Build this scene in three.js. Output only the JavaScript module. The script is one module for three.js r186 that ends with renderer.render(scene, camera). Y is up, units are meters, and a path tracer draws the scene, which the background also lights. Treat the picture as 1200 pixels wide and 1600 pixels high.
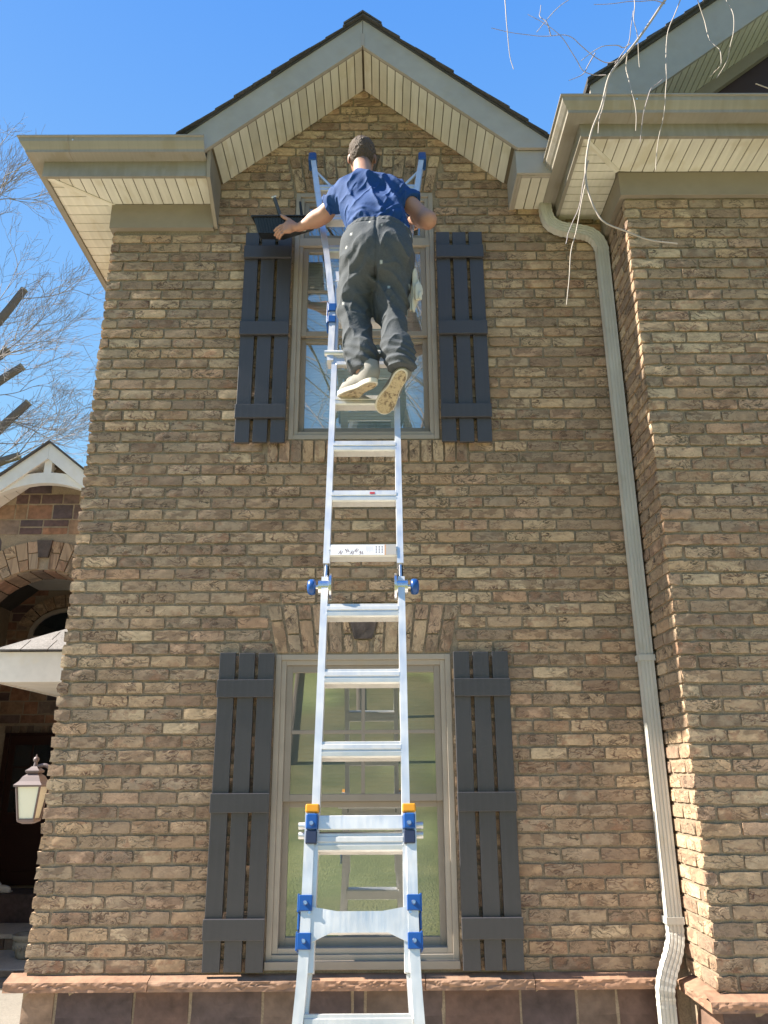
import * as THREE from 'three';
import { RoundedBoxGeometry } from 'three/addons/geometries/RoundedBoxGeometry.js';
import { mergeGeometries, mergeVertices, toCreasedNormals } from 'three/addons/utils/BufferGeometryUtils.js';

// ---------- camera, sky, sun, exposure
const scene = new THREE.Scene();
const EXPOSURE = 3.05;
const camera = new THREE.PerspectiveCamera(65.6, 0.75, 0.05, 400);
camera.rotation.order = 'YXZ';
camera.position.set(0, 2.05, 4.5);
camera.rotation.set(0.31697, -0.003538, -0.00568);

const SUN = new THREE.Vector3(-0.685, 0.728, 0.010).normalize();
{
  const W = 1024, H = 512, d = new Float32Array(W * H * 4), v = new THREE.Vector3();
  const zen = [0.030, 0.255, 0.90], hor = [0.52, 0.92, 1.10], grd = [0.30, 0.27, 0.20];
  for (let j = 0; j < H; j++) for (let i = 0; i < W; i++) {
    const el = ((j + 0.5) / H - 0.5) * Math.PI, az = ((i + 0.5) / W - 0.5) * 2 * Math.PI;
    v.set(Math.cos(el) * Math.cos(az), Math.sin(el), Math.cos(el) * Math.sin(az));
    const g = Math.acos(Math.min(1, Math.max(-1, v.dot(SUN)))) * 57.2958, s = Math.max(0, Math.sin(el));
    const w = Math.pow(1 - s, 1.3), glow = 0.15 * Math.exp(-g / 30) + 0.5 * Math.exp(-g / 7);
    const b = Math.min(1, Math.max(0, -el / 0.03));
    for (let c = 0; c < 3; c++) {
      let x = zen[c] * (1 - w) + hor[c] * w + glow * [1, 0.97, 0.85][c];
      x = x * (1 - b) + grd[c] * b;
      d[(j * W + i) * 4 + c] = x / EXPOSURE;
    }
    d[(j * W + i) * 4 + 3] = 1;
  }
  const sky = new THREE.DataTexture(d, W, H, THREE.RGBAFormat, THREE.FloatType);
  sky.mapping = THREE.EquirectangularReflectionMapping; sky.magFilter = sky.minFilter = THREE.LinearFilter; sky.wrapS = THREE.RepeatWrapping; sky.needsUpdate = true;
  scene.background = sky; scene.environment = sky;
}
const sun = new THREE.DirectionalLight(new THREE.Color().setRGB(1, 0.93, 0.80), 5);
sun.position.copy(SUN).multiplyScalar(40); sun.target.position.set(0, 3, 0);
sun.castShadow = true; sun.shadow.mapSize.set(2048, 2048);
Object.assign(sun.shadow.camera, { left: -14, right: 14, top: 14, bottom: -14, near: 1, far: 90 });
scene.add(sun, sun.target);

// ---------- random numbers and noise
let seed = 12345;
const rnd = () => { seed = (seed + 0x6d2b79f5) | 0; let t = Math.imul(seed ^ (seed >>> 15), 1 | seed); t = (t + Math.imul(t ^ (t >>> 7), 61 | t)) ^ t; return ((t ^ (t >>> 14)) >>> 0) / 4294967296; };
const rr = (a, b) => a + (b - a) * rnd();
const pick = (a) => a[Math.floor(rnd() * a.length)];
const HT = new Float32Array(4096), PM = new Uint16Array(8192);
{ for (let i = 0; i < 4096; i++) { HT[i] = rnd(); PM[i] = i; } for (let i = 4095; i > 0; i--) { const j = Math.floor(rnd() * (i + 1)); const t = PM[i]; PM[i] = PM[j]; PM[j] = t; } for (let i = 0; i < 4096; i++) PM[4096 + i] = PM[i]; }
const mod = (a, n) => ((a % n) + n) % n;
function n2(x, y, p = 4096, s = 0) {             // value noise, period p
  const xi = Math.floor(x), yi = Math.floor(y), fx = x - xi, fy = y - yi;
  const u = fx * fx * (3 - 2 * fx), v = fy * fy * (3 - 2 * fy);
  const x0 = mod(xi, p) & 4095, x1 = mod(xi + 1, p) & 4095, y0 = (mod(yi, p) + s * 131) & 4095, y1 = (mod(yi + 1, p) + s * 131) & 4095;
  const a = HT[PM[x0 + PM[y0]] ?? 0], b = HT[PM[x1 + PM[y0]] ?? 0], c = HT[PM[x0 + PM[y1]] ?? 0], d = HT[PM[x1 + PM[y1]] ?? 0];
  return a + (b - a) * u + (c - a) * v + (a - b - c + d) * u * v;
}
function fbm(x, y, o = 4, p = 4096, s = 0) { let t = 0, a = 0.5, n = 0; for (let i = 0; i < o; i++) { t += a * n2(x, y, p, s + i); n += a; a *= 0.5; x *= 2; y *= 2; p = Math.min(4096, p * 2); } return t / n; }
function n3(x, y, z) {
  const zi = Math.floor(z), f = z - zi, w = f * f * (3 - 2 * f);
  return n2(x + zi * 17.3, y + zi * 5.7) * (1 - w) + n2(x + (zi + 1) * 17.3, y + (zi + 1) * 5.7) * w;
}
const clamp = (x, a = 0, b = 1) => Math.min(b, Math.max(a, x));
const sstep = (a, b, x) => { const t = clamp((x - a) / (b - a)); return t * t * (3 - 2 * t); };
const mix = (a, b, t) => a + (b - a) * t;
const mix3 = (a, b, t) => [mix(a[0], b[0], t), mix(a[1], b[1], t), mix(a[2], b[2], t)];
const enc = (c) => { c = clamp(c); return 255 * (c <= 0.0031308 ? c * 12.92 : 1.055 * Math.pow(c, 1 / 2.4) - 0.055); };

// ---------- textures: a function of (u, v) in 0..1 -> linear rgb, or a number for data maps
function tex(w, h, fn, rep = 1) {
  const d = new Uint8Array(w * h * 4); let srgb = true;
  for (let j = 0; j < h; j++) for (let i = 0; i < w; i++) {
    const c = fn((i + 0.5) / w, (j + 0.5) / h, i, j), o = (j * w + i) * 4;
    if (typeof c === 'number') { srgb = false; d[o] = d[o + 1] = d[o + 2] = clamp(c) * 255; } else { d[o] = enc(c[0]); d[o + 1] = enc(c[1]); d[o + 2] = enc(c[2]); }
    d[o + 3] = 255;
  }
  const t = new THREE.DataTexture(d, w, h); t.wrapS = t.wrapT = THREE.RepeatWrapping; t.magFilter = THREE.LinearFilter; t.minFilter = THREE.LinearMipmapLinearFilter; t.generateMipmaps = true;
  if (srgb) t.colorSpace = THREE.SRGBColorSpace; t.repeat.set(rep, rep); t.needsUpdate = true; return t;
}
const C = (r, g, b) => new THREE.Color().setRGB(r, g, b);
const std = (r, g, b, rough = 0.7, extra = {}) => new THREE.MeshStandardMaterial({ color: C(r, g, b), roughness: rough, ...extra });

// ---------- scene helpers
const used = {};
function numbered(n) { used[n] = (used[n] ?? -1) + 1; return used[n] ? n + '_' + String(used[n]).padStart(3, '0') : n; }
function thing(name, label, category, pos = [0, 0, 0], group) {
  const g = new THREE.Group(); g.name = numbered(name); g.position.set(...pos); g.userData = { label, category }; if (group) g.userData.group = group;
  scene.add(g); return g;
}
const wpos = (o) => { const p = new THREE.Vector3(); while (o && o !== scene) { p.add(o.position); o = o.parent; } return p; };
function add(parent, name, geo, mat, opt = {}) {           // geometry given in world coordinates
  const m = new THREE.Mesh(geo, mat); m.name = name; m.castShadow = m.receiveShadow = true;
  if (parent !== scene && !opt.local) { const p = wpos(parent); if (p.lengthSq() > 0) geo.translate(-p.x, -p.y, -p.z); }
  if (opt.label) m.userData.label = opt.label; if (opt.kind) m.userData.kind = opt.kind;
  parent.add(m); return m;
}
function single(name, geo, mat, data) { const m = add(scene, numbered(name), geo, mat); m.userData = data; return m; }
function uvBox(g, s = 1) {                                   // uv in metres by the face's main direction
  if (g.index) g = g.toNonIndexed();
  const p = g.attributes.position, uv = new Float32Array(p.count * 2), a = new THREE.Vector3(), b = new THREE.Vector3(), c = new THREE.Vector3();
  for (let i = 0; i < p.count; i += 3) {
    a.fromBufferAttribute(p, i); b.fromBufferAttribute(p, i + 1); c.fromBufferAttribute(p, i + 2);
    const n = b.clone().sub(a).cross(c.clone().sub(a)), x = Math.abs(n.x), y = Math.abs(n.y), z = Math.abs(n.z);
    [a, b, c].forEach((q, k) => { const o = (i + k) * 2; if (z >= x && z >= y) { uv[o] = q.x * s; uv[o + 1] = q.y * s; } else if (x >= y) { uv[o] = q.z * s; uv[o + 1] = q.y * s; } else { uv[o] = q.x * s; uv[o + 1] = q.z * s; } });
  }
  g.setAttribute('uv', new THREE.BufferAttribute(uv, 2)); return g;
}
function bx(x0, x1, y0, y1, z0, z1, r = 0.002) {             // a box with slightly rounded edges
  const w = x1 - x0, h = y1 - y0, d = z1 - z0; r = Math.min(r, w / 3, h / 3, d / 3);
  const g = new RoundedBoxGeometry(w, h, d, 1, r); g.translate((x0 + x1) / 2, (y0 + y1) / 2, (z0 + z1) / 2); return uvBox(g);
}
function clean(gs) { return mergeGeometries(gs.map((g) => { if (g.index) g = g.toNonIndexed(); const o = new THREE.BufferGeometry(); for (const k of ['position', 'normal', 'uv']) { if (!g.attributes[k] && k === 'uv') g = uvBox(g); o.setAttribute(k, g.attributes[k]); } return o; })); }
function fromTris(pos, smooth = false) { let g = new THREE.BufferGeometry(); g.setAttribute('position', new THREE.BufferAttribute(new Float32Array(pos), 3)); if (smooth) { g = mergeVertices(g, 1e-4); } g.computeVertexNormals(); return g; }
function quads(list) { const p = []; for (const [a, b, c, d] of list) p.push(...a, ...b, ...c, ...a, ...c, ...d); return uvBox(fromTris(p)); }
function extrude(pts, z0, z1, holes = []) {                  // polygon in x, y swept from z0 to z1
  const s = new THREE.Shape(pts.map((p) => new THREE.Vector2(...p)));
  for (const h of holes) s.holes.push(new THREE.Path(h.map((p) => new THREE.Vector2(...p))));
  const g = new THREE.ExtrudeGeometry(s, { depth: z1 - z0, bevelEnabled: false }); g.translate(0, 0, z0); return uvBox(g);
}
function tube(pts, r, seg = 6, n) {                          // tube whose radius may be a function of t
  const P = pts.map((p) => new THREE.Vector3(...p)), crv = new THREE.CatmullRomCurve3(P, false, 'centripetal'); n = n ?? Math.max(2, P.length * 4);
  const g = new THREE.TubeGeometry(crv, n, 1, seg, false), q = g.attributes.position, v = new THREE.Vector3(), R = typeof r === 'number' ? () => r : r;
  for (let i = 0; i <= n; i++) { const c = crv.getPointAt(i / n), k = R(i / n); for (let j = 0; j <= seg; j++) { const a = i * (seg + 1) + j; v.fromBufferAttribute(q, a).sub(c).multiplyScalar(k).add(c); q.setXYZ(a, v.x, v.y, v.z); } }
  return g;
}
function cyl(a, b, r0, r1 = r0, seg = 10) {
  const A = new THREE.Vector3(...a), B = new THREE.Vector3(...b), d = B.clone().sub(A), L = d.length();
  const g = new THREE.CylinderGeometry(r1, r0, L, seg); g.translate(0, L / 2, 0);
  g.applyQuaternion(new THREE.Quaternion().setFromUnitVectors(new THREE.Vector3(0, 1, 0), d.normalize())); g.translate(A.x, A.y, A.z); return g;
}
// profile [[out, height], ...] (closed) swept with mitred corners along a path [[x, z], ...]; side gives the outward side
function sweep(profile, path, side = 1) {
  const N = path.length, dirs = [];
  for (let i = 0; i < N - 1; i++) { const dx = path[i + 1][0] - path[i][0], dz = path[i + 1][1] - path[i][1], l = Math.hypot(dx, dz); dirs.push([side * dz / l, -side * dx / l]); }
  const rings = path.map((p, i) => { const a = dirs[Math.max(0, i - 1)], b = dirs[Math.min(N - 2, i)]; const k = 1 + a[0] * b[0] + a[1] * b[1]; return profile.map(([o, h]) => [p[0] + (a[0] + b[0]) / k * o, h, p[1] + (a[1] + b[1]) / k * o]); });
  const q = []; const M = profile.length;
  for (let i = 0; i < N - 1; i++) for (let j = 0; j < M; j++) { const k = (j + 1) % M; q.push([rings[i][j], rings[i + 1][j], rings[i + 1][k], rings[i][k]]); }
  const tri = THREE.ShapeUtils.triangulateShape(profile.map((p) => new THREE.Vector2(...p)), []);
  const g = quads(q), caps = []; for (const [a, b, c] of tri) { caps.push(...rings[0][a], ...rings[0][b], ...rings[0][c]); caps.push(...rings[N - 1][a], ...rings[N - 1][c], ...rings[N - 1][b]); }
  return clean([g, uvBox(fromTris(caps))]);
}

// ---------- materials
const TILE_C = 8, TILE_R = 20;
let brickMap, brickBump;
{ // an atlas of 160 different brick faces: tan, buff, pinkish and grey-brown clay with dark folds and smears
  const W = 2048, H = 2000, tw = W / TILE_C, th = H / TILE_R, col = new Uint8Array(W * H * 4), bmp = new Uint8Array(W * H * 4);
  const bases = [[0.485, 0.35, 0.228], [0.43, 0.305, 0.20], [0.375, 0.265, 0.175], [0.445, 0.297, 0.202], [0.35, 0.248, 0.167], [0.315, 0.226, 0.157], [0.515, 0.39, 0.262], [0.385, 0.285, 0.195], [0.29, 0.206, 0.147], [0.455, 0.32, 0.212], [0.345, 0.258, 0.182], [0.49, 0.362, 0.242]];
  for (let r = 0; r < TILE_R; r++) for (let c = 0; c < TILE_C; c++) {
    const dusk = rnd() < 0.5, base = bases[(r * TILE_C + c) % bases.length].map((x) => x * 1), dark = [0.085 * rr(0.8, 1.3), 0.058 * rr(0.9, 1.2), 0.042], amount = rr(0.25, 1), ox = rnd() * 900, oy = rnd() * 900, sw = rr(0.5, 1.6), tilt = rr(-0.8, 0.8), pale = rr(0, 0.5), red = rnd() < 0.3 ? rr(0.2, 0.6) : rr(0, 0.15);
    for (let j = 0; j < th; j++) for (let i = 0; i < tw; i++) {
      const u = i / th, v = j / th;                       // in brick heights
      const wx = fbm(u * 1.6 + ox, v * 1.6 + oy, 3, 4096, 1) - 0.5, wy = fbm(u * 1.6 + ox, v * 1.6 + oy, 3, 4096, 7) - 0.5;
      const x = u + wx * sw + v * tilt, y = v * 1.35 + wy * sw;
      const rid = 1 - Math.abs(2 * fbm(x * 1.55 + ox, y * 2.2 + oy, 3, 4096, 3) - 1);
      const msk = sstep(0.46, 0.66, fbm(u * 0.9 + ox * 2, v * 1.1 + oy, 3, 4096, 5) + 0.12 * amount);
      const fold = sstep(0.83, 0.985, rid) * msk * (0.4 + 0.6 * amount);
      const rid2 = 1 - Math.abs(2 * fbm(x * 4.6 + oy, y * 6.2 + ox, 3, 4096, 19) - 1), crack = sstep(0.80, 0.97, rid2) * sstep(0.5, 0.68, fbm(u * 1.2 + oy * 2, v * 1.3 + ox, 3, 4096, 25) + 0.14 * amount) * (0.35 + 0.5 * amount);
      const fine = fbm(u * 9 + ox, v * 9 + oy, 3, 4096, 9), mott = fbm(u * 2.2 + ox, v * 3 + oy, 3, 4096, 11), sp = n2(u * 26 + ox, v * 26 + oy, 4096, 2);
      const smear = sstep(0.46, 0.66, fbm((u + 0.5 * wx) * 1.3 + oy, (v + 0.4 * wy) * 2.3 + ox, 4, 4096, 13)) * (dusk ? 0.85 : 0.3);
      const edge = Math.min(i, tw - 1 - i, j, th - 1 - j) / th;
      const lime = (1 - sstep(0.0, 0.07, edge + (fine - 0.5) * 0.09)) * 0.55 + pale * sstep(0.62, 0.8, fbm(u * 3 + oy, v * 3, 3, 4096, 15)) * 0.5;
      let k = mix3(base.map((b) => b * (0.70 + 0.34 * mott + 0.28 * fine)), dark, clamp(fold * 0.85 + crack * 0.7)); k = mix3(k, [0.15, 0.095, 0.065], smear * (0.55 + 0.45 * fine) * 0.8);
      k = mix3(k, [0.30, 0.155, 0.095], red * sstep(0.55, 0.75, fbm(u * 1.7 + 40 + ox, v * 1.7 + oy, 3, 4096, 17)));
      k = mix3(k, [0.46, 0.375, 0.275], lime * 0.6); if (sp > 0.94) k = k.map((q) => q * 0.55);
      const o = ((Math.floor(r * th) + j) * W + Math.floor(c * tw) + i) * 4;
      col[o] = enc(k[0]); col[o + 1] = enc(k[1]); col[o + 2] = enc(k[2]); col[o + 3] = 255;
      bmp[o] = bmp[o + 1] = bmp[o + 2] = clamp(0.62 + (mott - 0.5) * 0.35 + (fine - 0.5) * 0.22 - fold * 0.45 - crack * 0.3 - (sp > 0.94 ? 0.2 : 0)) * 255; bmp[o + 3] = 255;
    }
  }
  const mk = (d, s) => { const t = new THREE.DataTexture(d, W, H); t.magFilter = THREE.LinearFilter; t.minFilter = THREE.LinearFilter; if (s) t.colorSpace = THREE.SRGBColorSpace; t.needsUpdate = true; return t; };
  brickMap = mk(col, true); brickBump = mk(bmp, false);
}
const M = {};
M.brick = new THREE.MeshStandardMaterial({ color: C(1, 0.975, 0.95), map: brickMap, bumpMap: brickBump, bumpScale: 0.003, roughness: 0.93 });
M.brickWarm = new THREE.MeshStandardMaterial({ map: brickMap, bumpMap: brickBump, bumpScale: 0.003, roughness: 0.93, color: C(1, 0.925, 0.86) });
M.brickGrey = new THREE.MeshStandardMaterial({ map: brickMap, bumpMap: brickBump, bumpScale: 0.003, roughness: 0.93, color: C(0.92, 0.90, 0.88) });
const grit = tex(512, 512, (u, v) => clamp(0.15 + 0.7 * fbm(u * 40, v * 40, 4, 40, 2)));
const gritFine = tex(512, 512, (u, v) => clamp(0.7 * fbm(u * 90, v * 90, 3, 90, 4) + 0.15));
M.mortar = std(1, 1, 1, 0.97, { map: tex(512, 512, (u, v) => { const a = fbm(u * 12, v * 12, 5, 12, 3), b = n2(u * 120, v * 120, 120, 6); return mix3([0.228, 0.175, 0.122], [0.325, 0.255, 0.182], a).map((x) => x * (0.8 + 0.35 * b)); }, 1.6), bumpMap: grit, bumpScale: 0.004 });
const stoneTex = tex(1024, 1024, (u, v) => { const wx = fbm(u * 5, v * 5, 3, 5, 21), a = fbm(u * 6 + wx, v * 9 + wx, 5, 4096, 22), b = fbm(u * 26, v * 26, 4, 26, 23), c = sstep(0.62, 0.8, fbm(u * 14, v * 14, 4, 14, 24)); const k = 0.5 + 0.55 * a + 0.45 * (b - 0.5); return [k + 0.12 * c, k + 0.10 * c, k * 0.98 + 0.08 * c].map((x) => clamp(x * 0.9)); }, 1.1);
const stoneBump = tex(1024, 1024, (u, v) => { const a = fbm(u * 7, v * 7, 6, 7, 31), r = 1 - Math.abs(2 * fbm(u * 9, v * 9, 4, 9, 33) - 1); return clamp(a * 0.8 + 0.3 * r * r); }, 1.1);
const stone = (r, g, b) => std(r, g, b, 0.9, { map: stoneTex, bumpMap: stoneBump, bumpScale: 0.010 });
M.stones = [stone(0.165, 0.100, 0.080), stone(0.245, 0.145, 0.105), stone(0.115, 0.080, 0.078), stone(0.31, 0.205, 0.145), stone(0.195, 0.135, 0.105), stone(0.32, 0.18, 0.125), stone(0.14, 0.098, 0.09), stone(0.28, 0.21, 0.16)];
M.porchStones = [stone(0.15, 0.09, 0.085), stone(0.30, 0.155, 0.10), stone(0.10, 0.075, 0.085), stone(0.36, 0.22, 0.14), stone(0.19, 0.125, 0.11), stone(0.40, 0.20, 0.12), stone(0.12, 0.085, 0.09), stone(0.28, 0.20, 0.16)];
M.ledge = stone(0.40, 0.225, 0.145); M.ledgeB = stone(0.36, 0.215, 0.145);
M.keystone = stone(0.115, 0.085, 0.075);
const dirt = (seedN, f = 3, lo = 0.78, hi = 1.0) => tex(512, 512, (u, v) => { const a = fbm(u * f, v * f, 5, f, seedN), b = fbm(u * 22, v * 22, 3, 22, seedN + 3), c = sstep(0.6, 0.85, fbm(u * 9, v * 9, 4, 9, seedN + 5)); const k = mix(lo, hi, a) + (b - 0.5) * 0.10; return [k, k - 0.02 * c, k - 0.06 * c]; }, 0.9);
const streak = tex(512, 512, (u, v) => { const a = fbm(u * 4, v * 4, 5, 4, 141), st = fbm(u * 48, v * 3, 4, 3, 143), d = sstep(0.55, 0.75, fbm(u * 12, v * 7, 4, 4096, 145)); const k = 0.72 + 0.22 * a + 0.22 * (st - 0.4) - 0.16 * d * st; return [k, k * (1 - 0.03 * d), k * (1 - 0.10 * d)]; }, 1.0);
const grain = tex(512, 512, (u, v) => { const st = fbm(u * 60, v * 3, 4, 3, 151), a = fbm(u * 5, v * 5, 5, 5, 153); const k = 0.70 + 0.25 * st + 0.22 * a; return [k, k, k]; }, 1.2);
const dirtA = dirt(41), dirtB = dirt(51, 5, 0.82, 1.04), dirtC = dirt(61, 4, 0.70, 1.05);
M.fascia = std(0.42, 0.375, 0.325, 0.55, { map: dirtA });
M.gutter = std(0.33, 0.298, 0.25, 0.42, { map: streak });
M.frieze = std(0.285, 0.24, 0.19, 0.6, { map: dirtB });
M.soffit = std(0.78, 0.74, 0.64, 0.6, { map: streak }); M.soffitOld = std(0.66, 0.62, 0.53, 0.65, { map: dirtC }); M.soffitGap = std(0.16, 0.13, 0.09, 0.9);
M.trim = std(0.285, 0.238, 0.195, 0.5, { map: dirtB }); M.trimPale = std(0.385, 0.325, 0.268, 0.5, { map: dirtB }); M.white = std(0.74, 0.72, 0.68, 0.55, { map: dirtB });
M.shutter = std(0.056, 0.052, 0.058, 0.42, { map: grain, bumpMap: gritFine, bumpScale: 0.0006 });
M.glass = new THREE.MeshPhysicalMaterial({ color: C(0.93, 0.96, 0.93), roughness: 0.0, transmission: 1, thickness: 0, ior: 3.8 });
M.blind = std(0.26, 0.27, 0.23, 0.8); M.blindSkyTone = std(0.60, 0.63, 0.64, 0.8); M.room = std(0.30, 0.28, 0.25, 0.9);  // upper window slats are lightened to stand in for a brighter sky reflection
M.shingle = std(1, 1, 1, 0.95, { map: tex(512, 512, (u, v) => { const a = fbm(u * 6, v * 6, 3, 6, 71), b = n2(u * 160, v * 160, 160, 72); return [0.05, 0.046, 0.044].map((x) => x * (0.5 + 0.7 * a + 0.7 * b)); }), bumpMap: gritFine, bumpScale: 0.002 });
M.shinglePale = std(1, 1, 1, 0.95, { map: tex(512, 512, (u, v) => { const a = fbm(u * 6, v * 6, 3, 6, 73), b = n2(u * 150, v * 150, 150, 74); return [0.20, 0.185, 0.175].map((x) => x * (0.5 + 0.5 * a + 0.6 * b)); }), bumpMap: gritFine, bumpScale: 0.002 });
M.downspout = std(0.64, 0.615, 0.56, 0.38, { map: streak });
const scuff = tex(512, 512, (u, v) => clamp(0.30 + 0.35 * fbm(u * 6, v * 6, 5, 6, 81) + 0.12 * n2(u * 90, v * 6, 90, 83)), 2);
const scuffC = tex(512, 512, (u, v) => { const k = 0.76 + 0.2 * fbm(u * 8, v * 8, 5, 8, 84); return [k, k, k * 1.01]; }, 2);
M.alu = std(0.86, 0.85, 0.835, 1.0, { metalness: 0.8, map: scuffC, roughnessMap: scuff });
M.aluSoft = std(0.80, 0.78, 0.745, 1.0, { metalness: 0.72, map: scuffC, roughnessMap: scuff });
M.steel = std(0.72, 0.72, 0.74, 0.25, { metalness: 1 });
M.bluePlastic = std(0.010, 0.07, 0.27, 0.35); M.navy = std(0.012, 0.022, 0.06, 0.5); M.orangePlastic = std(0.62, 0.26, 0.01, 0.4); M.blackPlastic = std(0.014, 0.014, 0.016, 0.3); M.black = std(0.01, 0.01, 0.012, 0.6);
M.skin = std(1, 1, 1, 0.55, { vertexColors: true, bumpMap: gritFine, bumpScale: 0.0008 });
M.hair = std(0.085, 0.054, 0.036, 0.75, { bumpMap: tex(256, 256, (u, v) => fbm(u * 60, v * 14, 2, 60, 5), 9), bumpScale: 0.004 });
const weave = tex(512, 512, (u, v) => clamp(0.35 * n2(u * 200, v * 200, 200, 91) + 0.6 * fbm(u * 16, v * 16, 4, 16, 92)));
M.shirt = std(0.004, 0.046, 0.185, 0.85, { bumpMap: weave, bumpScale: 0.002, map: tex(256, 256, (u, v) => { const k = 0.86 + 0.22 * fbm(u * 30, v * 30, 3, 30, 95); return [k, k, k]; }, 4) });
M.trousers = std(1, 1, 1, 0.95, { vertexColors: true, bumpMap: weave, bumpScale: 0.003, map: tex(512, 512, (u, v) => { const k = 0.72 + 0.3 * n2(u * 150, v * 150, 150, 96) + 0.25 * (fbm(u * 10, v * 10, 4, 10, 97) - 0.5); return [k, k, k]; }, 3) });
M.shoe = std(0.25, 0.235, 0.215, 0.85, { bumpMap: weave, bumpScale: 0.002 });
M.sole = std(1, 1, 1, 0.85, { map: tex(512, 512, (u, v) => { const a = fbm(u * 7, v * 7, 5, 7, 101), b = fbm(u * 24, v * 24, 3, 24, 103); return mix3([0.48, 0.385, 0.25], [0.17, 0.12, 0.08], sstep(0.46, 0.74, a * 0.6 + b * 0.5)); }, 6), bumpMap: tex(256, 256, (u, v) => (Math.sin(u * 6.2832 * 10 + 2 * Math.sin(v * 6.2832 * 5)) > 0.2 ? 0.8 : 0.2), 6), bumpScale: 0.003 });
M.soleSide = std(0.62, 0.57, 0.48, 0.7, { map: dirtC });
M.bark = std(0.17, 0.135, 0.12, 0.95, { bumpMap: grit, bumpScale: 0.02 }); M.twig = std(0.31, 0.265, 0.265, 0.8); M.twigPale = std(0.38, 0.32, 0.27, 0.6); M.cutWood = std(0.32, 0.25, 0.18, 0.9);
M.concrete = std(1, 1, 1, 0.95, { map: tex(1024, 1024, (u, v) => { const a = fbm(u * 5, v * 5, 6, 5, 111), b = n2(u * 300, v * 300, 300, 113), c = sstep(0.6, 0.8, fbm(u * 11, v * 11, 4, 11, 114)); return mix3([0.51, 0.455, 0.38], [0.62, 0.555, 0.47], a).map((x) => x * (0.86 + 0.24 * b) * (1 - 0.15 * c)); }, 0.35), bumpMap: grit, bumpScale: 0.003 });
M.path = std(0.42, 0.42, 0.43, 0.95, { map: M.concrete.map, bumpMap: grit, bumpScale: 0.003 });
M.lawn = std(1, 1, 1, 1, { vertexColors: true, map: tex(1024, 1024, (u, v) => { const a = fbm(u * 6, v * 6, 5, 6, 121), b = n2(u * 340, v * 340, 340, 123), c = fbm(u * 40, v * 40, 3, 40, 124); return mix3([0.10, 0.145, 0.035], [0.29, 0.29, 0.11], clamp(a * 0.7 + c * 0.4)).map((x) => x * (0.65 + 0.6 * b)); }, 0.2), bumpMap: grit, bumpScale: 0.05 });
M.darkWood = std(0.035, 0.013, 0.010, 0.35, { map: dirtC }); M.maroon = std(0.05, 0.022, 0.018, 0.7, { map: dirtC }); M.darkGlass = new THREE.MeshPhysicalMaterial({ color: C(0.02, 0.025, 0.03), roughness: 0.05, clearcoat: 1, clearcoatRoughness: 0.02 });
M.bronze = std(0.15, 0.115, 0.115, 0.5, { metalness: 0.2 }); M.frosted = std(0.72, 0.74, 0.62, 0.5);
M.rag = std(0.62, 0.56, 0.47, 0.95, { bumpMap: weave, bumpScale: 0.004 }); M.pot = stone(0.42, 0.38, 0.31);

// ---------- ground
function sheet(x0, x1, z0, z1, y) { return uvBox(new THREE.PlaneGeometry(x1 - x0, z1 - z0).rotateX(-Math.PI / 2).translate((x0 + x1) / 2, y, (z0 + z1) / 2)); }
{
  // lawn that rises to a bank behind the camera, far out to the horizon
  const n = 220, pos = [], hgt = (x, z) => -0.01 + 9.5 * sstep(9, 52, z) + 0.5 * fbm(x * 0.06 + 40, z * 0.06 + 40, 3) * sstep(8, 25, z) - 0.3 * sstep(-9, -40, z), X = (i) => { const t = i / n * 2 - 1; return Math.sign(t) * Math.pow(Math.abs(t), 2) * 190; };
  const q = []; for (let i = 0; i < n; i++) for (let j = 0; j < n; j++) { const P = (a, b) => [X(a), hgt(X(a), X(b)), X(b)]; q.push([P(i, j), P(i, j + 1), P(i + 1, j + 1), P(i + 1, j)]); }
  let g = quads(q); const uv = g.attributes.uv.clone(); g.deleteAttribute('normal'); g.deleteAttribute('uv'); g = mergeVertices(g, 1e-3); g.computeVertexNormals();
  const gp = g.attributes.position, u2 = new Float32Array(gp.count * 2); for (let i = 0; i < gp.count; i++) { u2[i * 2] = gp.getX(i); u2[i * 2 + 1] = gp.getZ(i); } g.setAttribute('uv', new THREE.BufferAttribute(u2, 2));
  const vc = new Float32Array(gp.count * 3); for (let i = 0; i < gp.count; i++) { const x = gp.getX(i), z = gp.getZ(i), a = sstep(0.46, 0.6, fbm(x * 0.22 + 60, z * 0.16 + 60, 4)), b = sstep(0.5, 0.62, fbm(x * 0.6 + 20, z * 0.45 + 90, 3)), far = sstep(12, 26, z); vc.set([mix(1, 0.62, a * (0.4 + 0.6 * far)) * mix(1, 0.75, b), mix(1, 0.50, a * (0.4 + 0.6 * far)) * mix(1, 0.78, b), mix(1, 0.55, a * (0.4 + 0.6 * far)) * mix(1, 0.7, b)], i * 3); } g.setAttribute('color', new THREE.BufferAttribute(vc, 3));
  single('lawn', g, M.lawn, { label: 'green and straw coloured lawn reflected in the lower window', category: 'lawn', kind: 'structure' });
  single('unseen_apron', sheet(-12, 8, 0.02, 4.1, 0.006), M.concrete, { label: 'pale concrete out of view in front of the house, bouncing sunlight onto the wall', category: 'pavement', kind: 'structure' });  // out of view; kept pale to bounce warm light onto wall and soffits
  single('walkway', sheet(-12, -1.83, -5.02, 0.012, 0.010), M.path, { label: 'pale concrete path at the lower left beside the house corner', category: 'path', kind: 'structure' });
}

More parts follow.
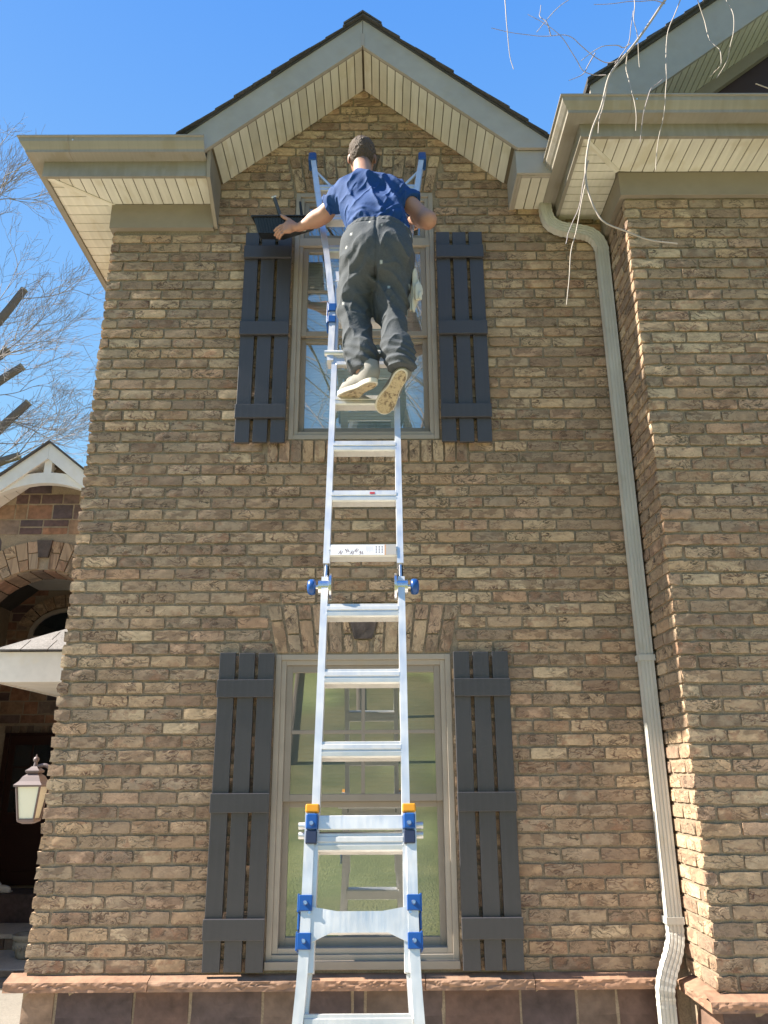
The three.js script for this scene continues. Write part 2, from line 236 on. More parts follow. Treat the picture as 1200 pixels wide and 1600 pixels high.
// ---------- the house
const house = thing('brick_house', 'tan brick two storey house with gable, dark shutters and sandstone ledge', 'house');
const XL = -1.80, XW = 1.517, ZW = 0.42, XE = 3.8, Y0 = 1.105, COURSE = 0.0722, BH = 0.0560, BL = 0.2035, J = 0.0128, MZ = 0.010;
const PEAK = [-0.112, 6.735], SL = 0.855, OV = 0.35;
const rakeY = (x) => PEAK[1] - SL * Math.abs(x - PEAK[0]);
const WIN = { low: [-0.595, 0.384, 1.118, 2.685], up: [-0.572, 0.361, 4.0, 5.835] };
const arch = (w, y1) => { const y0 = w[3] + 0.012, c = (w[0] + w[1]) / 2; return { y0, y1, c, b: (w[1] - w[0]) / 2 + 0.005, t: (w[1] - w[0]) / 2 + 0.062 }; };
const A1 = arch(WIN.low, 2.972), A2 = arch(WIN.up, 6.149), SILL = [-0.70, 0.53, 3.845, 3.995];

const rect = (w) => [[w[0], w[2]], [w[0], w[3]], [w[1], w[3]], [w[1], w[2]]];
const mainWall = add(house, 'front_wall', extrude([[XL + 0.012, 0.0], [XW + 0.02, 0.0], [XW + 0.02, 5.86], [1.2, 5.86], [PEAK[0], 6.95], [-1.45, 5.86], [XL + 0.012, 5.86]], -0.26, -MZ, [rect(WIN.low), rect(WIN.up)]), M.mortar);
const wingWall = add(house, 'wing_wall', extrude([[XW + MZ, 0], [XE, 0], [XE, 5.62], [XW + MZ, 5.62]], -0.02, ZW - MZ), M.mortar);
add(house, 'side_wall', bx(XL + 0.012, XL + 0.25, 0, 5.86, -7, -0.261), M.mortar);
add(house, 'back_wall', clean([bx(XL + 0.012, XE, 0, 5.86, -7.25, -7.001), bx(XE - 0.25, XE, 0, 5.86, -7, -0.021)]), M.mortar);

// one brick: a cushioned, slightly uneven face and its edges; w x h, facing +z, centred on the origin
function brickGeo(w, h, tile, dep = 0.034, chip = 1) {
  const nx = w > 0.12 ? 6 : 3, ny = 2, V = [], UV = [], I = [], q = rnd() * 90, k0 = rnd() * (1 - Math.min(1, w / (h * 3.1)));
  const tc = tile % TILE_C, tr = Math.floor(tile / TILE_C) % TILE_R;
  const uvAt = (u, v) => [(tc + 0.02 + 0.96 * (k0 + u * Math.min(1, w / (h * 3.1)))) / TILE_C, (tr + 0.04 + 0.92 * v) / TILE_R];
  for (let j = 0; j <= ny; j++) for (let i = 0; i <= nx; i++) {
    const u = i / nx, v = j / ny, e = (i === 0 || i === nx ? 1 : 0) + (j === 0 || j === ny ? 1 : 0);
    const jit = () => (e ? (n2(q + i * 3.1, j * 5.3 + q) - 0.5) * 0.0052 * chip : 0);
    V.push((u - 0.5) * w + (i === 0 || i === nx ? jit() : 0) - (e === 2 ? Math.sign(u - 0.5) * 0.0014 : 0), (v - 0.5) * h + (j === 0 || j === ny ? (n2(q + i * 7.7, q + j) - 0.5) * 0.0052 * chip : 0) - (e === 2 ? Math.sign(v - 0.5) * 0.0016 : 0), (n2(q + i * 1.3, q * 2 + j * 1.7) - 0.5) * 0.0032 * chip - (e ? 0.0011 : 0));
    UV.push(...uvAt(u, v));
  }
  const id = (i, j) => j * (nx + 1) + i;
  for (let j = 0; j < ny; j++) for (let i = 0; i < nx; i++) I.push(id(i, j), id(i + 1, j), id(i + 1, j + 1), id(i, j), id(i + 1, j + 1), id(i, j + 1));
  const rim = []; for (let i = 0; i < nx; i++) rim.push([i, 0]); for (let j = 0; j < ny; j++) rim.push([nx, j]); for (let i = nx; i > 0; i--) rim.push([i, ny]); for (let j = ny; j > 0; j--) rim.push([0, j]);
  const b = V.length / 3, n = rim.length;
  for (const [i, j] of rim) { const k = id(i, j); V.push(V[k * 3], V[k * 3 + 1], V[k * 3 + 2]); UV.push(UV[k * 2], UV[k * 2 + 1]); }
  for (let k = 0; k < n; k++) { const a = b + k; V.push(V[a * 3], V[a * 3 + 1], -dep); const [i, j] = rim[k]; UV.push(...uvAt(clamp(i / nx, 0.06, 0.94), clamp(j / ny, 0.25, 0.75))); }
  for (let k = 0; k < n; k++) { const a = b + k, c = b + (k + 1) % n; I.push(a, a + n, c + n, a, c + n, c); }
  const g = new THREE.BufferGeometry(); g.setAttribute('position', new THREE.Float32BufferAttribute(V, 3)); g.setAttribute('uv', new THREE.Float32BufferAttribute(UV, 2)); g.setIndex(I); g.computeVertexNormals(); return g;
}
const NT = TILE_C * TILE_R, bm = () => { const r = rnd(); return r < 0.6 ? M.brick : r < 0.82 ? M.brickWarm : M.brickGrey; };
// free intervals of a course
function cut(list, a, b) { const o = []; for (const [x, y] of list) { if (b <= x || a >= y) o.push([x, y]); else { if (a > x) o.push([x, a]); if (b < y) o.push([b, y]); } } return o; }
const toneTile = (x, y) => { const d = rnd() < clamp(0.1 + 1.5 * (fbm(x * 0.9 + 20, y * 1.1 + 7, 3) - 0.22)); const b = pick(d ? [2, 4, 5, 7, 8, 10] : [0, 6, 11, 9, 1, 3]); return Math.min(NT - 1, Math.floor(rnd() * 13) * 12 + b); };
const bricks = [];                                            // { x, y, w, z, ry, parent, view }
function layCourses(x0, x1, y0, y1, off, cutter, make) {
  for (let k = 0; ; k++) {
    const y = Y0 + k * COURSE; if (y + BH > y1) break; if (y < y0 - 0.001) continue;
    let free = [[x0, x1]]; free = cutter(free, y, y + BH);
    let x = x0 - (mod(k + off, 2) ? BL / 2 : 0) + (k > 0 ? rr(-0.008, 0.008) : 0);
    if (mod(k * 7 + off, 5) === 3) x -= 0.035;
    while (x < x1) {
      const w = BL - J;
      for (const [a, b] of free) { const l = Math.max(a, x), r = Math.min(b, x + w); if (r - l > 0.028) make(l, r, y + rr(-0.0015, 0.0015)); }
      x += BL + rr(-0.002, 0.002);
    }
  }
}
layCourses(XL, XW - 0.004, Y0, 6.80, 0, (f, a, b) => {
  for (const w of [WIN.low, WIN.up]) if (b > w[2] - 0.004 && a < w[3] + 0.006) f = cut(f, w[0] - 0.006, w[1] + 0.006);
  for (const q of [A1, A2]) if (b > q.y0 - 0.03 && a < q.y1 + 0.006) { const t = clamp(((a + b) / 2 - q.y0) / (q.y1 - q.y0)), h = mix(q.b, q.t, t) + 0.014; f = cut(f, q.c - h, q.c + h); }
  if (b > SILL[2] - 0.008 && a < SILL[3] + 0.006) f = cut(f, SILL[0] - 0.01, SILL[1] + 0.01);
  if (a > 5.62) { const h = (6.80 - a) / SL; f = cut(f, -9, PEAK[0] - h - 0.05); f = cut(f, PEAK[0] + h + 0.05, 9); if (a > 5.52) f = cut(f, -9, -1.13); }
  else if (b > 5.54) f = cut(f, -9, -1.12);
  return f;
}, (l, r, y) => bricks.push({ x: (l + r) / 2, y: y + BH / 2, w: r - l, z: rr(-0.002, 0.003), ry: 0, parent: mainWall, end: l < XL + 0.01 }));
layCourses(XW, XE, Y0, 5.44, 1, (f) => f, (l, r, y) => bricks.push({ x: (l + r) / 2, y: y + BH / 2, w: r - l, z: ZW + rr(-0.002, 0.003), ry: 0, parent: wingWall, wing: true, end: l < XW + 0.01 }));
layCourses(-ZW + 0.006, -0.004, Y0, 5.44, 0, (f) => f, (l, r, y) => bricks.push({ x: XW + rr(-0.002, 0.002), y: y + BH / 2, w: r - l, z: -(l + r) / 2, ry: -Math.PI / 2, parent: wingWall, wing: true, side: true }));
layCourses(-7, -0.02, Y0, 5.8, 1, (f) => f, (l, r, y) => bricks.push({ x: XL + rr(-0.002, 0.002), y: y + BH / 2, w: r - l, z: (l + r) / 2, ry: -Math.PI / 2, parent: mainWall, hidden: true }));
{
  const seenBrick = (b) => !b.hidden && b.w > 0.085 && !b.side && b.x < 2.2;
  const order = bricks.filter(seenBrick).sort((a, b) => Math.hypot(a.x, a.y - 2.05, 4.5 - a.z) - Math.hypot(b.x, b.y - 2.05, 4.5 - b.z));
  const own = new Set(order.slice(0, 232));
  const rest = new Map();
  for (const b of bricks) {
    const mat = bm(), g = brickGeo(b.w, BH, toneTile(b.x + b.z, b.y), 0.03, b.end ? 2.2 : 1);
    if (b.end) b.x += rr(-0.005, 0.002);
    if (b.ry) g.rotateY(b.ry);
    if (own.has(b)) { const m = new THREE.Mesh(g, mat); m.name = 'brick'; m.position.set(b.x, b.y, b.z); m.castShadow = m.receiveShadow = true; b.parent.add(m); }
    else { g.translate(b.x, b.y, b.z); if (!rest.has(b.parent)) rest.set(b.parent, new Map()); const r = rest.get(b.parent); if (!r.has(mat)) r.set(mat, []); r.get(mat).push(g); }
  }
  for (const [p, r] of rest) for (const [mat, gs] of r) add(p, 'brick_field', mergeGeometries(gs), mat, { kind: 'stuff' });
}
// jack arches of fanned bricks with a dark keystone
function jackArch(A, keyed) {
  const n = 13, quadBrick = (p, tile) => {                    // p: four corners a(bl) b(br) c(tr) d(tl)
    const w = Math.hypot(p[1][0] - p[0][0], p[1][1] - p[0][1]), h = Math.hypot(p[3][0] - p[0][0], p[3][1] - p[0][1]);
    const g = brickGeo(h, w, tile, 0.03, 1.1); const a = g.attributes.position;
    for (let i = 0; i < a.count; i++) { const v = a.getX(i) / h + 0.5, u = 0.5 - a.getY(i) / w; const l = [mix(p[0][0], p[3][0], v), mix(p[0][1], p[3][1], v)], r = [mix(p[1][0], p[2][0], v), mix(p[1][1], p[2][1], v)]; a.setXYZ(i, mix(l[0], r[0], u), mix(l[1], r[1], u), a.getZ(i) + 0.001); }
    g.computeVertexNormals(); return g;
  };
  const at = (i, t) => { const s = i / n * 2 - 1; return [A.c + s * mix(A.b, A.t, t), mix(A.y0, A.y1, t) - 0.012 * s * s * t]; };
  for (let i = 0; i < n; i++) {
    const mid = i === 6 || i === 5 || i === 7;
    const g = 0.009 / (A.y1 - A.y0), cuts = i % 2 ? [0, 0.36, 1] : [0, 0.66, 1];
    for (let k = 0; k < 2; k++) {
      if (keyed && i === 6 && k === 1) continue;
      if (keyed && i === 6) cuts[1] = 0.24;
      let t0 = cuts[k] + (k ? g : 0), t1 = cuts[k + 1]; const e = 0.0065;
      const P = [at(i, t0), at(i + 1, t0), at(i + 1, t1), at(i, t1)]; 
      P[0][0] += e; P[3][0] += e; P[1][0] -= e; P[2][0] -= e;
      if (keyed && i === 5) { P[1][0] = Math.min(P[1][0], A.c - mix(0.052, 0.108, clamp((t0 - 0.24) / 0.76)) - 0.006); P[2][0] = Math.min(P[2][0], A.c - mix(0.052, 0.108, clamp((t1 - 0.24) / 0.76)) - 0.006); }
      if (keyed && i === 7) { P[0][0] = Math.max(P[0][0], A.c + mix(0.052, 0.108, clamp((t0 - 0.24) / 0.76)) + 0.006); P[3][0] = Math.max(P[3][0], A.c + mix(0.052, 0.108, clamp((t1 - 0.24) / 0.76)) + 0.006); }
      add(mainWall, 'arch_brick', quadBrick(P, Math.floor(rnd() * NT)), bm());
    }
  }
  if (keyed) { const y0 = mix(A.y0, A.y1, 0.27), y1 = A.y1; add(mainWall, 'keystone', extrude([[A.c - 0.05, y0], [A.c + 0.05, y0], [A.c + 0.104, y1], [A.c - 0.104, y1]], -0.03, 0.006), M.keystone, { label: 'dark purple keystone' }); }
}
jackArch(A1, true); jackArch(A2, true);
for (let i = 0; i < 17; i++) { const w = (SILL[1] - SILL[0]) / 17, g = brickGeo(SILL[3] - SILL[2] - 0.012 - (i > 4 && i < 12 ? 0 : 0), w - J, Math.floor(rnd() * NT), 0.03); g.rotateZ(Math.PI / 2); g.translate(SILL[0] + (i + 0.5) * w, (SILL[2] + SILL[3]) / 2, 0.004); add(mainWall, 'sill_brick', g, bm()); }

// sandstone ledge with chiselled faces, and the stone base under it
function ledgePiece(len, proj, h) {                           // local: x 0..len, y 0..h, z 0..proj
  const nx = Math.ceil(len / 0.012), ny = 6, V = [], I = [], o = rnd() * 300;
  for (let j = 0; j <= ny; j++) for (let i = 0; i <= nx; i++) { const u = i / nx, v = j / ny, e = (j === 0 || j === ny) ? 0.4 : 1, a = fbm(u * len * 14 + o, v * 2.4 + o, 3), r = 1 - Math.abs(2 * n2(u * len * 22 + v * 2.2 + o, v * 1.6 + o * 2) - 1); V.push(u * len, v * (h - 0.022), proj + ((a - 0.5) * 0.012 + Math.pow(Math.max(0, r - 0.35), 1.5) * 0.016 * sstep(0.1, 0.7, v) + (n2(u * len * 60 + o, v * 5) - 0.5) * 0.006) * e - v * 0.004); }
  const id = (i, j) => j * (nx + 1) + i; for (let j = 0; j < ny; j++) for (let i = 0; i < nx; i++) I.push(id(i, j), id(i + 1, j), id(i + 1, j + 1), id(i, j), id(i + 1, j + 1), id(i, j + 1));
  const face = new THREE.BufferGeometry(); face.setAttribute('position', new THREE.Float32BufferAttribute(V, 3)); face.setIndex(I);
  const q = []; const vt = (i, j) => V.slice(id(i, j) * 3, id(i, j) * 3 + 3);
  for (let i = 0; i < nx; i++) { const a = vt(i, ny), b = vt(i + 1, ny), c = vt(i, 0), d = vt(i + 1, 0); q.push([a, b, [b[0], h + 0.004, -0.03], [a[0], h + 0.004, -0.03]]); q.push([[c[0], 0, -0.03], [d[0], 0, -0.03], d, c]); }
  for (const i of [0, nx]) for (let j = 0; j < ny; j++) { const a = vt(i, j), b = vt(i, j + 1); q.push(i ? [a, [a[0], a[1], -0.03], [b[0], b[1], -0.03], b] : [a, b, [b[0], b[1], -0.03], [a[0], a[1], -0.03]]); }
  return clean([toCreasedNormals(uvBox(face), 0.5), quads(q)]);
}
const lyT = Y0 - 0.008, lyB = 1.032;
{ const xs = [XL - 0.072, -1.16, -0.42, 0.21, 0.75, 1.42, XW - 0.07];
  for (let i = 0; i < xs.length - 1; i++) { const g = ledgePiece(xs[i + 1] - xs[i] - 0.004, 0.062, lyT - lyB); g.translate(xs[i], lyB, 0); add(house, 'ledge_stone', g, i % 2 ? M.ledgeB : M.ledge); }
  const wx = [XW - 0.068, 1.98, 2.7, XE];
  for (let i = 0; i < wx.length - 1; i++) { const g = ledgePiece(wx[i + 1] - wx[i] - 0.004, 0.066, lyT - lyB); g.translate(wx[i], lyB, ZW); add(house, 'ledge_stone', g, i % 2 ? M.ledgeB : M.ledge); }
  { const g = ledgePiece(ZW - 0.063, 0.066, lyT - lyB); g.rotateY(-Math.PI / 2); g.translate(XW, lyB, 0.065); add(house, 'ledge_stone', g, M.ledgeB); }
  { const g = ledgePiece(2.6, 0.066, lyT - lyB); g.rotateY(-Math.PI / 2); g.translate(XL, lyB, -2.63); add(house, 'ledge_stone', g, M.ledge); }
}
function stoneBlock(x0, x1, y0, y1, z0, z1, mat, parent, name = 'stone_block') {
  const nx = Math.max(2, Math.ceil((x1 - x0) / 0.09)), ny = Math.max(2, Math.ceil((y1 - y0) / 0.09)), o = rnd() * 500, V = [], I = [], id = (i, j) => j * (nx + 1) + i;
  for (let j = 0; j <= ny; j++) for (let i = 0; i <= nx; i++) { const e = i === 0 || i === nx || j === 0 || j === ny; V.push(mix(x0, x1, i / nx) + (e ? (n2(o + i, j * 3) - 0.5) * 0.006 : 0), mix(y0, y1, j / ny) + (e ? (n2(o + i * 2, j + o) - 0.5) * 0.006 : 0), z1 + (fbm(o + i * 0.7, j * 0.7, 2) - 0.5) * 0.02 - (e ? 0.007 : 0)); }
  for (let j = 0; j < ny; j++) for (let i = 0; i < nx; i++) I.push(id(i, j), id(i + 1, j), id(i + 1, j + 1), id(i, j), id(i + 1, j + 1), id(i, j + 1));
  const f = new THREE.BufferGeometry(); f.setAttribute('position', new THREE.Float32BufferAttribute(V, 3)); f.setIndex(I);
  const q = [], vt = (i, j) => V.slice(id(i, j) * 3, id(i, j) * 3 + 3), bk = (p) => [p[0], p[1], z0];
  for (let i = 0; i < nx; i++) { let a = vt(i, 0), b = vt(i + 1, 0); q.push([bk(a), bk(b), b, a]); a = vt(i, ny); b = vt(i + 1, ny); q.push([a, b, bk(b), bk(a)]); }
  for (let j = 0; j < ny; j++) { let a = vt(0, j), b = vt(0, j + 1); q.push([a, b, bk(b), bk(a)]); a = vt(nx, j); b = vt(nx, j + 1); q.push([bk(a), bk(b), b, a]); }
  const ff = uvBox(f); ff.computeVertexNormals(); return add(parent, name, clean([toCreasedNormals(ff, 0.6), quads(q)]), mat);
}
{ const base = add(house, 'foundation', clean([bx(XL + 0.006, XW + 0.01, 0, lyB - 0.002, -0.04, -0.008), bx(XW + 0.006, XE, 0, lyB - 0.002, ZW - 0.05, ZW - 0.008), bx(XW + 0.004, XW + 0.05, 0, lyB - 0.002, 0, ZW - 0.051)]), M.mortar);
  const row = (xs, y0, y1, z, ms) => { for (let i = 0; i < xs.length - 1; i++) stoneBlock(xs[i] + 0.007, xs[i + 1] - 0.007, y0, y1, z - 0.03, z + 0.004, M.stones[ms[i % ms.length]], base); };
  row([XL - 0.002, -1.63, -1.24, -0.96, -0.60, -0.42, -0.155, -0.09, 0.19, 0.30, 0.68, 0.96, 1.16, XW - 0.05], 0.665, lyB - 0.01, 0, [3, 2, 0, 6, 4, 2, 2, 4, 6, 0, 2, 4, 0]);
  row([XL, -1.3, -0.9, -0.5, 0.05, 0.5, 0.9, XW - 0.04], 0.34, 0.65, 0, [1, 0, 6, 4]); row([XL, -1.5, -0.8, -0.2, 0.3, 0.8, XW - 0.04], 0.01, 0.325, 0, [2, 0, 3, 6]);
  row([XW, 1.95, 2.5, 3.0, XE], 0.665, lyB - 0.01, ZW, [2, 0, 4]); row([XW, 2.2, 2.9, XE], 0.34, 0.65, ZW, [0, 3]); row([XW, 1.9, 2.6, XE], 0.01, 0.325, ZW, [6, 4]);
  for (const [y0, y1, mm] of [[0.665, lyB - 0.01, 1], [0.34, 0.65, 4], [0.01, 0.325, 0]]) { const m = stoneBlock(-0.2, 0.2, y0, y1, -0.03, 0.004, M.stones[mm], base); m.geometry.rotateY(-Math.PI / 2); m.geometry.translate(XW, 0, 0.21); }
}

// windows: frame > stops, sash, muntin, pane, blind slats; behind them a plain dim room
function frameGeo(x0, x1, y0, y1, z0, z1, w, wb = w, wt = w) { return clean([bx(x0, x0 + w, y0, y1, z0, z1), bx(x1 - w, x1, y0, y1, z0, z1), bx(x0 + w, x1 - w, y0, y0 + wb, z0, z1 - 0.001), bx(x0 + w, x1 - w, y1 - wt, y1, z0, z1 - 0.001)]); }
function sash(win, x0, x1, y0, y1, z, w, wb, wt, mv, mh) {
  add(win, 'sash', frameGeo(x0, x1, y0, y1, z - 0.03, z, w, wb, wt), M.trim);
  const gx0 = x0 + w, gx1 = x1 - w, gy0 = y0 + wb, gy1 = y1 - wt;
  add(win, 'pane', uvBox(new THREE.PlaneGeometry(gx1 - gx0 + 0.01, gy1 - gy0 + 0.01).rotateY(rr(-0.004, 0.004)).rotateX(rr(-0.003, 0.003)).translate((gx0 + gx1) / 2, (gy0 + gy1) / 2, z - 0.015)), M.glass);
  for (const t of mv) { const x = mix(gx0, gx1, t); add(win, 'muntin', bx(x - 0.010, x + 0.010, gy0 + 0.0005, gy1 - 0.0005, z - 0.013, z - 0.004), M.trim); }
  for (const t of mh) { const y = mix(gy0, gy1, t); add(win, 'muntin', bx(gx0 + 0.0005, gx1 - 0.0005, y - 0.010, y + 0.010, z - 0.0125, z - 0.0045), M.trim); }
}
function blinds(win, x0, x1, y0, y1, z, mat = M.blind) { const gs = []; for (let y = y0; y < y1; y += 0.0215) { const g = new THREE.BoxGeometry(x1 - x0, 0.0012, 0.024); g.rotateX(1.32); g.translate((x0 + x1) / 2, y, z); gs.push(g); } add(win, 'blind_slats', clean(gs), mat, { kind: 'stuff' }); }
{
  const [x0, x1, y0, y1] = WIN.low, f = 0.045;
  const w = add(house, 'window', clean([frameGeo(x0, x1, y0 + 0.03, y1, -0.10, -0.004, 0.03), frameGeo(x0 + 0.03, x1 - 0.03, y0 + 0.06, y1 - 0.03, -0.10, -0.016, 0.028)]), M.trimPale, { label: 'tall lower window with green reflections' });
  add(w, 'sill', bx(x0 - 0.002, x1 + 0.002, y0 - 0.004, y0 + 0.034, -0.1, 0.018), M.trim);
  const a = x0 + 0.058, b = x1 - 0.058, mid = 1.905;
  sash(w, a, b, mid, y1 - 0.058, -0.028, 0.036, 0.036, 0.04, [0.5], [0.5]);
  sash(w, a, b, y0 + 0.075, mid - 0.001, -0.060, 0.032, 0.055, 0.03, [], []);
  blinds(w, a + 0.02, b - 0.02, y0 + 0.1, y1 - 0.09, -0.15);
}
{
  const [x0, x1, y0, y1] = WIN.up, tr = 5.44;
  const w = add(house, 'window', clean([frameGeo(x0, x1, y0, y1, -0.10, -0.004, 0.03), frameGeo(x0 + 0.03, x1 - 0.03, y0 + 0.03, tr, -0.10, -0.016, 0.026), frameGeo(x0 + 0.03, x1 - 0.03, tr + 0.004, y1 - 0.03, -0.10, -0.016, 0.026), bx(x0 + 0.03, x1 - 0.03, tr - 0.03, tr + 0.032, -0.09, -0.008)]), M.trimPale, { label: 'upper window with a transom, behind the painter' });
  const a = x0 + 0.056, b = x1 - 0.056, mid = 4.735;
  sash(w, a, b, tr + 0.034, y1 - 0.056, -0.028, 0.034, 0.034, 0.034, [0.5], []);
  sash(w, a, b, mid, tr - 0.032, -0.028, 0.036, 0.036, 0.036, [0.5], [0.5]);
  sash(w, a, b, y0 + 0.05, mid - 0.001, -0.060, 0.032, 0.05, 0.03, [], []);
  blinds(w, a + 0.02, b - 0.02, y0 + 0.06, tr - 0.05, -0.15, M.blindSkyTone);
}
add(house, 'interior', (() => { const g = clean([bx(XL + 0.3, XE - 0.3, 0.4, 0.5, -3, -0.27), bx(XL + 0.3, XE - 0.3, 3.2, 3.35, -3, -0.27), bx(XL + 0.3, XE - 0.3, 5.95, 6.0, -3, -0.27), bx(XL + 0.3, XE - 0.3, 0.5, 5.95, -3.1, -3.001)]); return g; })(), M.room);

// shutters: three boards and three battens each
function shutter(x0, x1, y0, y1, bats, label) {
  const s = add(house, 'shutter', clean(bats.map(([a, b]) => bx(x0 + 0.01, x1 - 0.01, a + 0.01, b - 0.01, 0.002, 0.016))), M.shutter, { label }), gap = 0.019, w = (x1 - x0 - 2 * gap) / 3;
  for (let i = 0; i < 3; i++) add(s, 'board', bx(x0 + i * (w + gap), x0 + i * (w + gap) + w, y0 + rr(-0.002, 0.002), y1 + rr(-0.002, 0.002), 0.014 + rr(0, 0.002), 0.036, 0.003), M.shutter);
  for (const [a, b] of bats) add(s, 'batten', bx(x0 - 0.003, x1 + 0.003, a, b, 0.0375, 0.058, 0.003), M.shutter);
}
const lb = [[1.254, 1.352], [1.854, 1.95], [2.446, 2.541]], ub = [[4.12, 4.212], [4.70, 4.797], [5.274, 5.368]];
shutter(-0.905, -0.60, 1.108, 2.69, lb, 'dark slatted shutter left of the lower window'); shutter(0.398, 0.703, 1.108, 2.69, lb, 'dark slatted shutter right of the lower window');
shutter(-0.895, -0.588, 3.965, 5.484, ub, 'dark slatted shutter left of the upper window'); shutter(0.373, 0.680, 3.965, 5.484, ub, 'dark slatted shutter right of the upper window');

// ---------- eaves: left eave with gutter, gable rakes, wing eave
const gutterProfile = (o, h) => [[o, h], [o + 0.085, h], [o + 0.087, h + 0.018], [o + 0.098, h + 0.030], [o + 0.118, h + 0.058], [o + 0.122, h + 0.084], [o + 0.132, h + 0.086], [o + 0.132, h + 0.094], [o + 0.116, h + 0.094], [o + 0.112, h + 0.06], [o + 0.08, h + 0.012], [o + 0.004, h + 0.008], [o + 0.003, h + 0.094], [o, h + 0.094]];
function eave(path, out, hs, gutH, wallOut, frz, side, wallPath = path) {
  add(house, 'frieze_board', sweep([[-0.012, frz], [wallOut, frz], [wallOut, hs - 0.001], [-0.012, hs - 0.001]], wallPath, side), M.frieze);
  add(house, 'fascia', sweep([[out - 0.022, hs - 0.012], [out, hs - 0.012], [out, gutH + 0.09], [out - 0.022, gutH + 0.09]], path, side), M.gutter);
  const g = add(house, 'gutter', sweep(gutterProfile(out + 0.001, gutH), path, side), M.gutter);
  const zj = path.length && Math.max(...path.map((p) => p[1])) + out, xs = side > 0 ? [-1.98] : [1.46, 2.62];
  for (const x of xs) { const j = add(g, 'gutter_joint', sweep(gutterProfile(out + 0.0025, gutH - 0.0015).slice(0, 8).concat([[out + 0.09, gutH + 0.02], [out + 0.086, gutH + 0.004]]), side > 0 ? [[x, zj - out], [x - 0.006, zj - out]] : [[x, zj - out], [x + 0.006, zj - out]], side), M.frieze); add(j, 'rivet', cyl([x + 0.03, gutH + 0.062, zj + 0.118], [x + 0.03, gutH + 0.06, zj + 0.126], 0.005, 0.004, 8), M.steel); }
  return g;
}
function clipY(P, y0) { const o = []; P.forEach((a, i) => { const b = P[(i + 1) % P.length]; if (a[1] >= y0) o.push(a); if (a[1] >= y0 !== b[1] >= y0) { const t = (y0 - a[1]) / (b[1] - a[1]); o.push([a[0] + t * (b[0] - a[0]), y0]); } }); return o; }
function soffitRun(parent, A, B, dirIn, len0, h, mat, w = 0.068, mitre = 0) {   // planks between A and B; dirIn points to the wall; mitre: plank length grows from the corner at A
  const L = Math.hypot(B[0] - A[0], B[1] - A[1]), u = [(B[0] - A[0]) / L, (B[1] - A[1]) / L], n = Math.round(L / w); w = L / n;
  for (let i = 0; i < n; i++) {
    const s0 = i * w + 0.003, s1 = (i + 1) * w - 0.003, l = (s) => (mitre ? Math.min(len0, Math.max(0.004, s * mitre - 0.014)) : len0), y = h + rr(0, 0.0015);
    const p = (s, k, yy) => [A[0] + u[0] * s + dirIn[0] * k, yy, A[1] + u[1] * s + dirIn[1] * k];
    const a = p(s0, 0.001, y), b = p(s1, 0.001, y), c = p(s1, l(s1), y), d = p(s0, l(s0), y), up = (q) => [q[0], q[1] + 0.006, q[2]];
    const m = p((s0 + s1) / 2, 0.001, y + 0.0025);
    add(parent, 'soffit_plank', quads([[a, b, c, d], [up(a), up(d), up(c), up(b)], [a, d, up(d), up(a)], [b, up(b), up(c), c], [a, up(a), up(b), b], [d, c, up(c), up(d)]]), mat);
  }
}
{ // left eave: from the gable round the corner and back along the side wall
  const wp = [[-1.12, 0], [-1.785, 0], [-1.785, -7]], path = [[-1.12, 0], [-1.865, 0], [-1.865, -7]], hs = 5.72, o = 0.31;
  eave(path, o, hs, 5.823, 0.03, 5.53, 1, wp);
  const s = add(house, 'soffit', sweep([[-0.07, hs + 0.006], [o - 0.0225, hs + 0.006], [o - 0.0225, hs + 0.02], [-0.07, hs + 0.02]], path, 1), M.soffitGap);
  soffitRun(s, [-1.865 - o + 0.024, o - 0.024], [-1.125, o - 0.024], [0, -1], o - 0.055, hs, M.soffit, 0.068, 0.286 / 0.366);
  soffitRun(s, [-1.865 - o + 0.024, o - 0.024], [-1.865 - o + 0.024, -3.6], [1, 0], o + 0.025, hs, M.soffit, 0.09, 0.366 / 0.286);
  { add(s, 'corner_strip', (() => { const q = bx(-0.019, 0.019, hs - 0.005, hs - 0.0005, 0.004, 0.455); q.rotateY(Math.atan2(0.788, -0.616)); q.translate(-1.865 - o + 0.024, 0, o - 0.024); return q; })(), M.soffit); }
  add(house, 'eave_end_panel', extrude([[0, 5.54], [0.02, 5.54], [0.31, 5.70], [0.345, 5.90], [0, 5.96]].map((p) => p), -0.012, 0.012).rotateY(-Math.PI / 2).translate(-1.105, 0, 0), M.frieze);
  // hipped roof above the left eave
  const e = 0.36, y = 5.93, q = [];
  q.push([[-1.865 - e, y, e], [-1.16, y, e], [-1.16, y + 2.0, -2.2], [-1.785 - e + 2.56, y + 2.0, -2.2]], [[-1.785 - e, y, -7], [-1.785 - e, y, e], [-1.785 - e + 2.56, y + 2.0, -2.2], [-1.785 - e + 2.56, y + 2.0, -7]]);
  add(house, 'roof', quads(q), M.shingle);
}
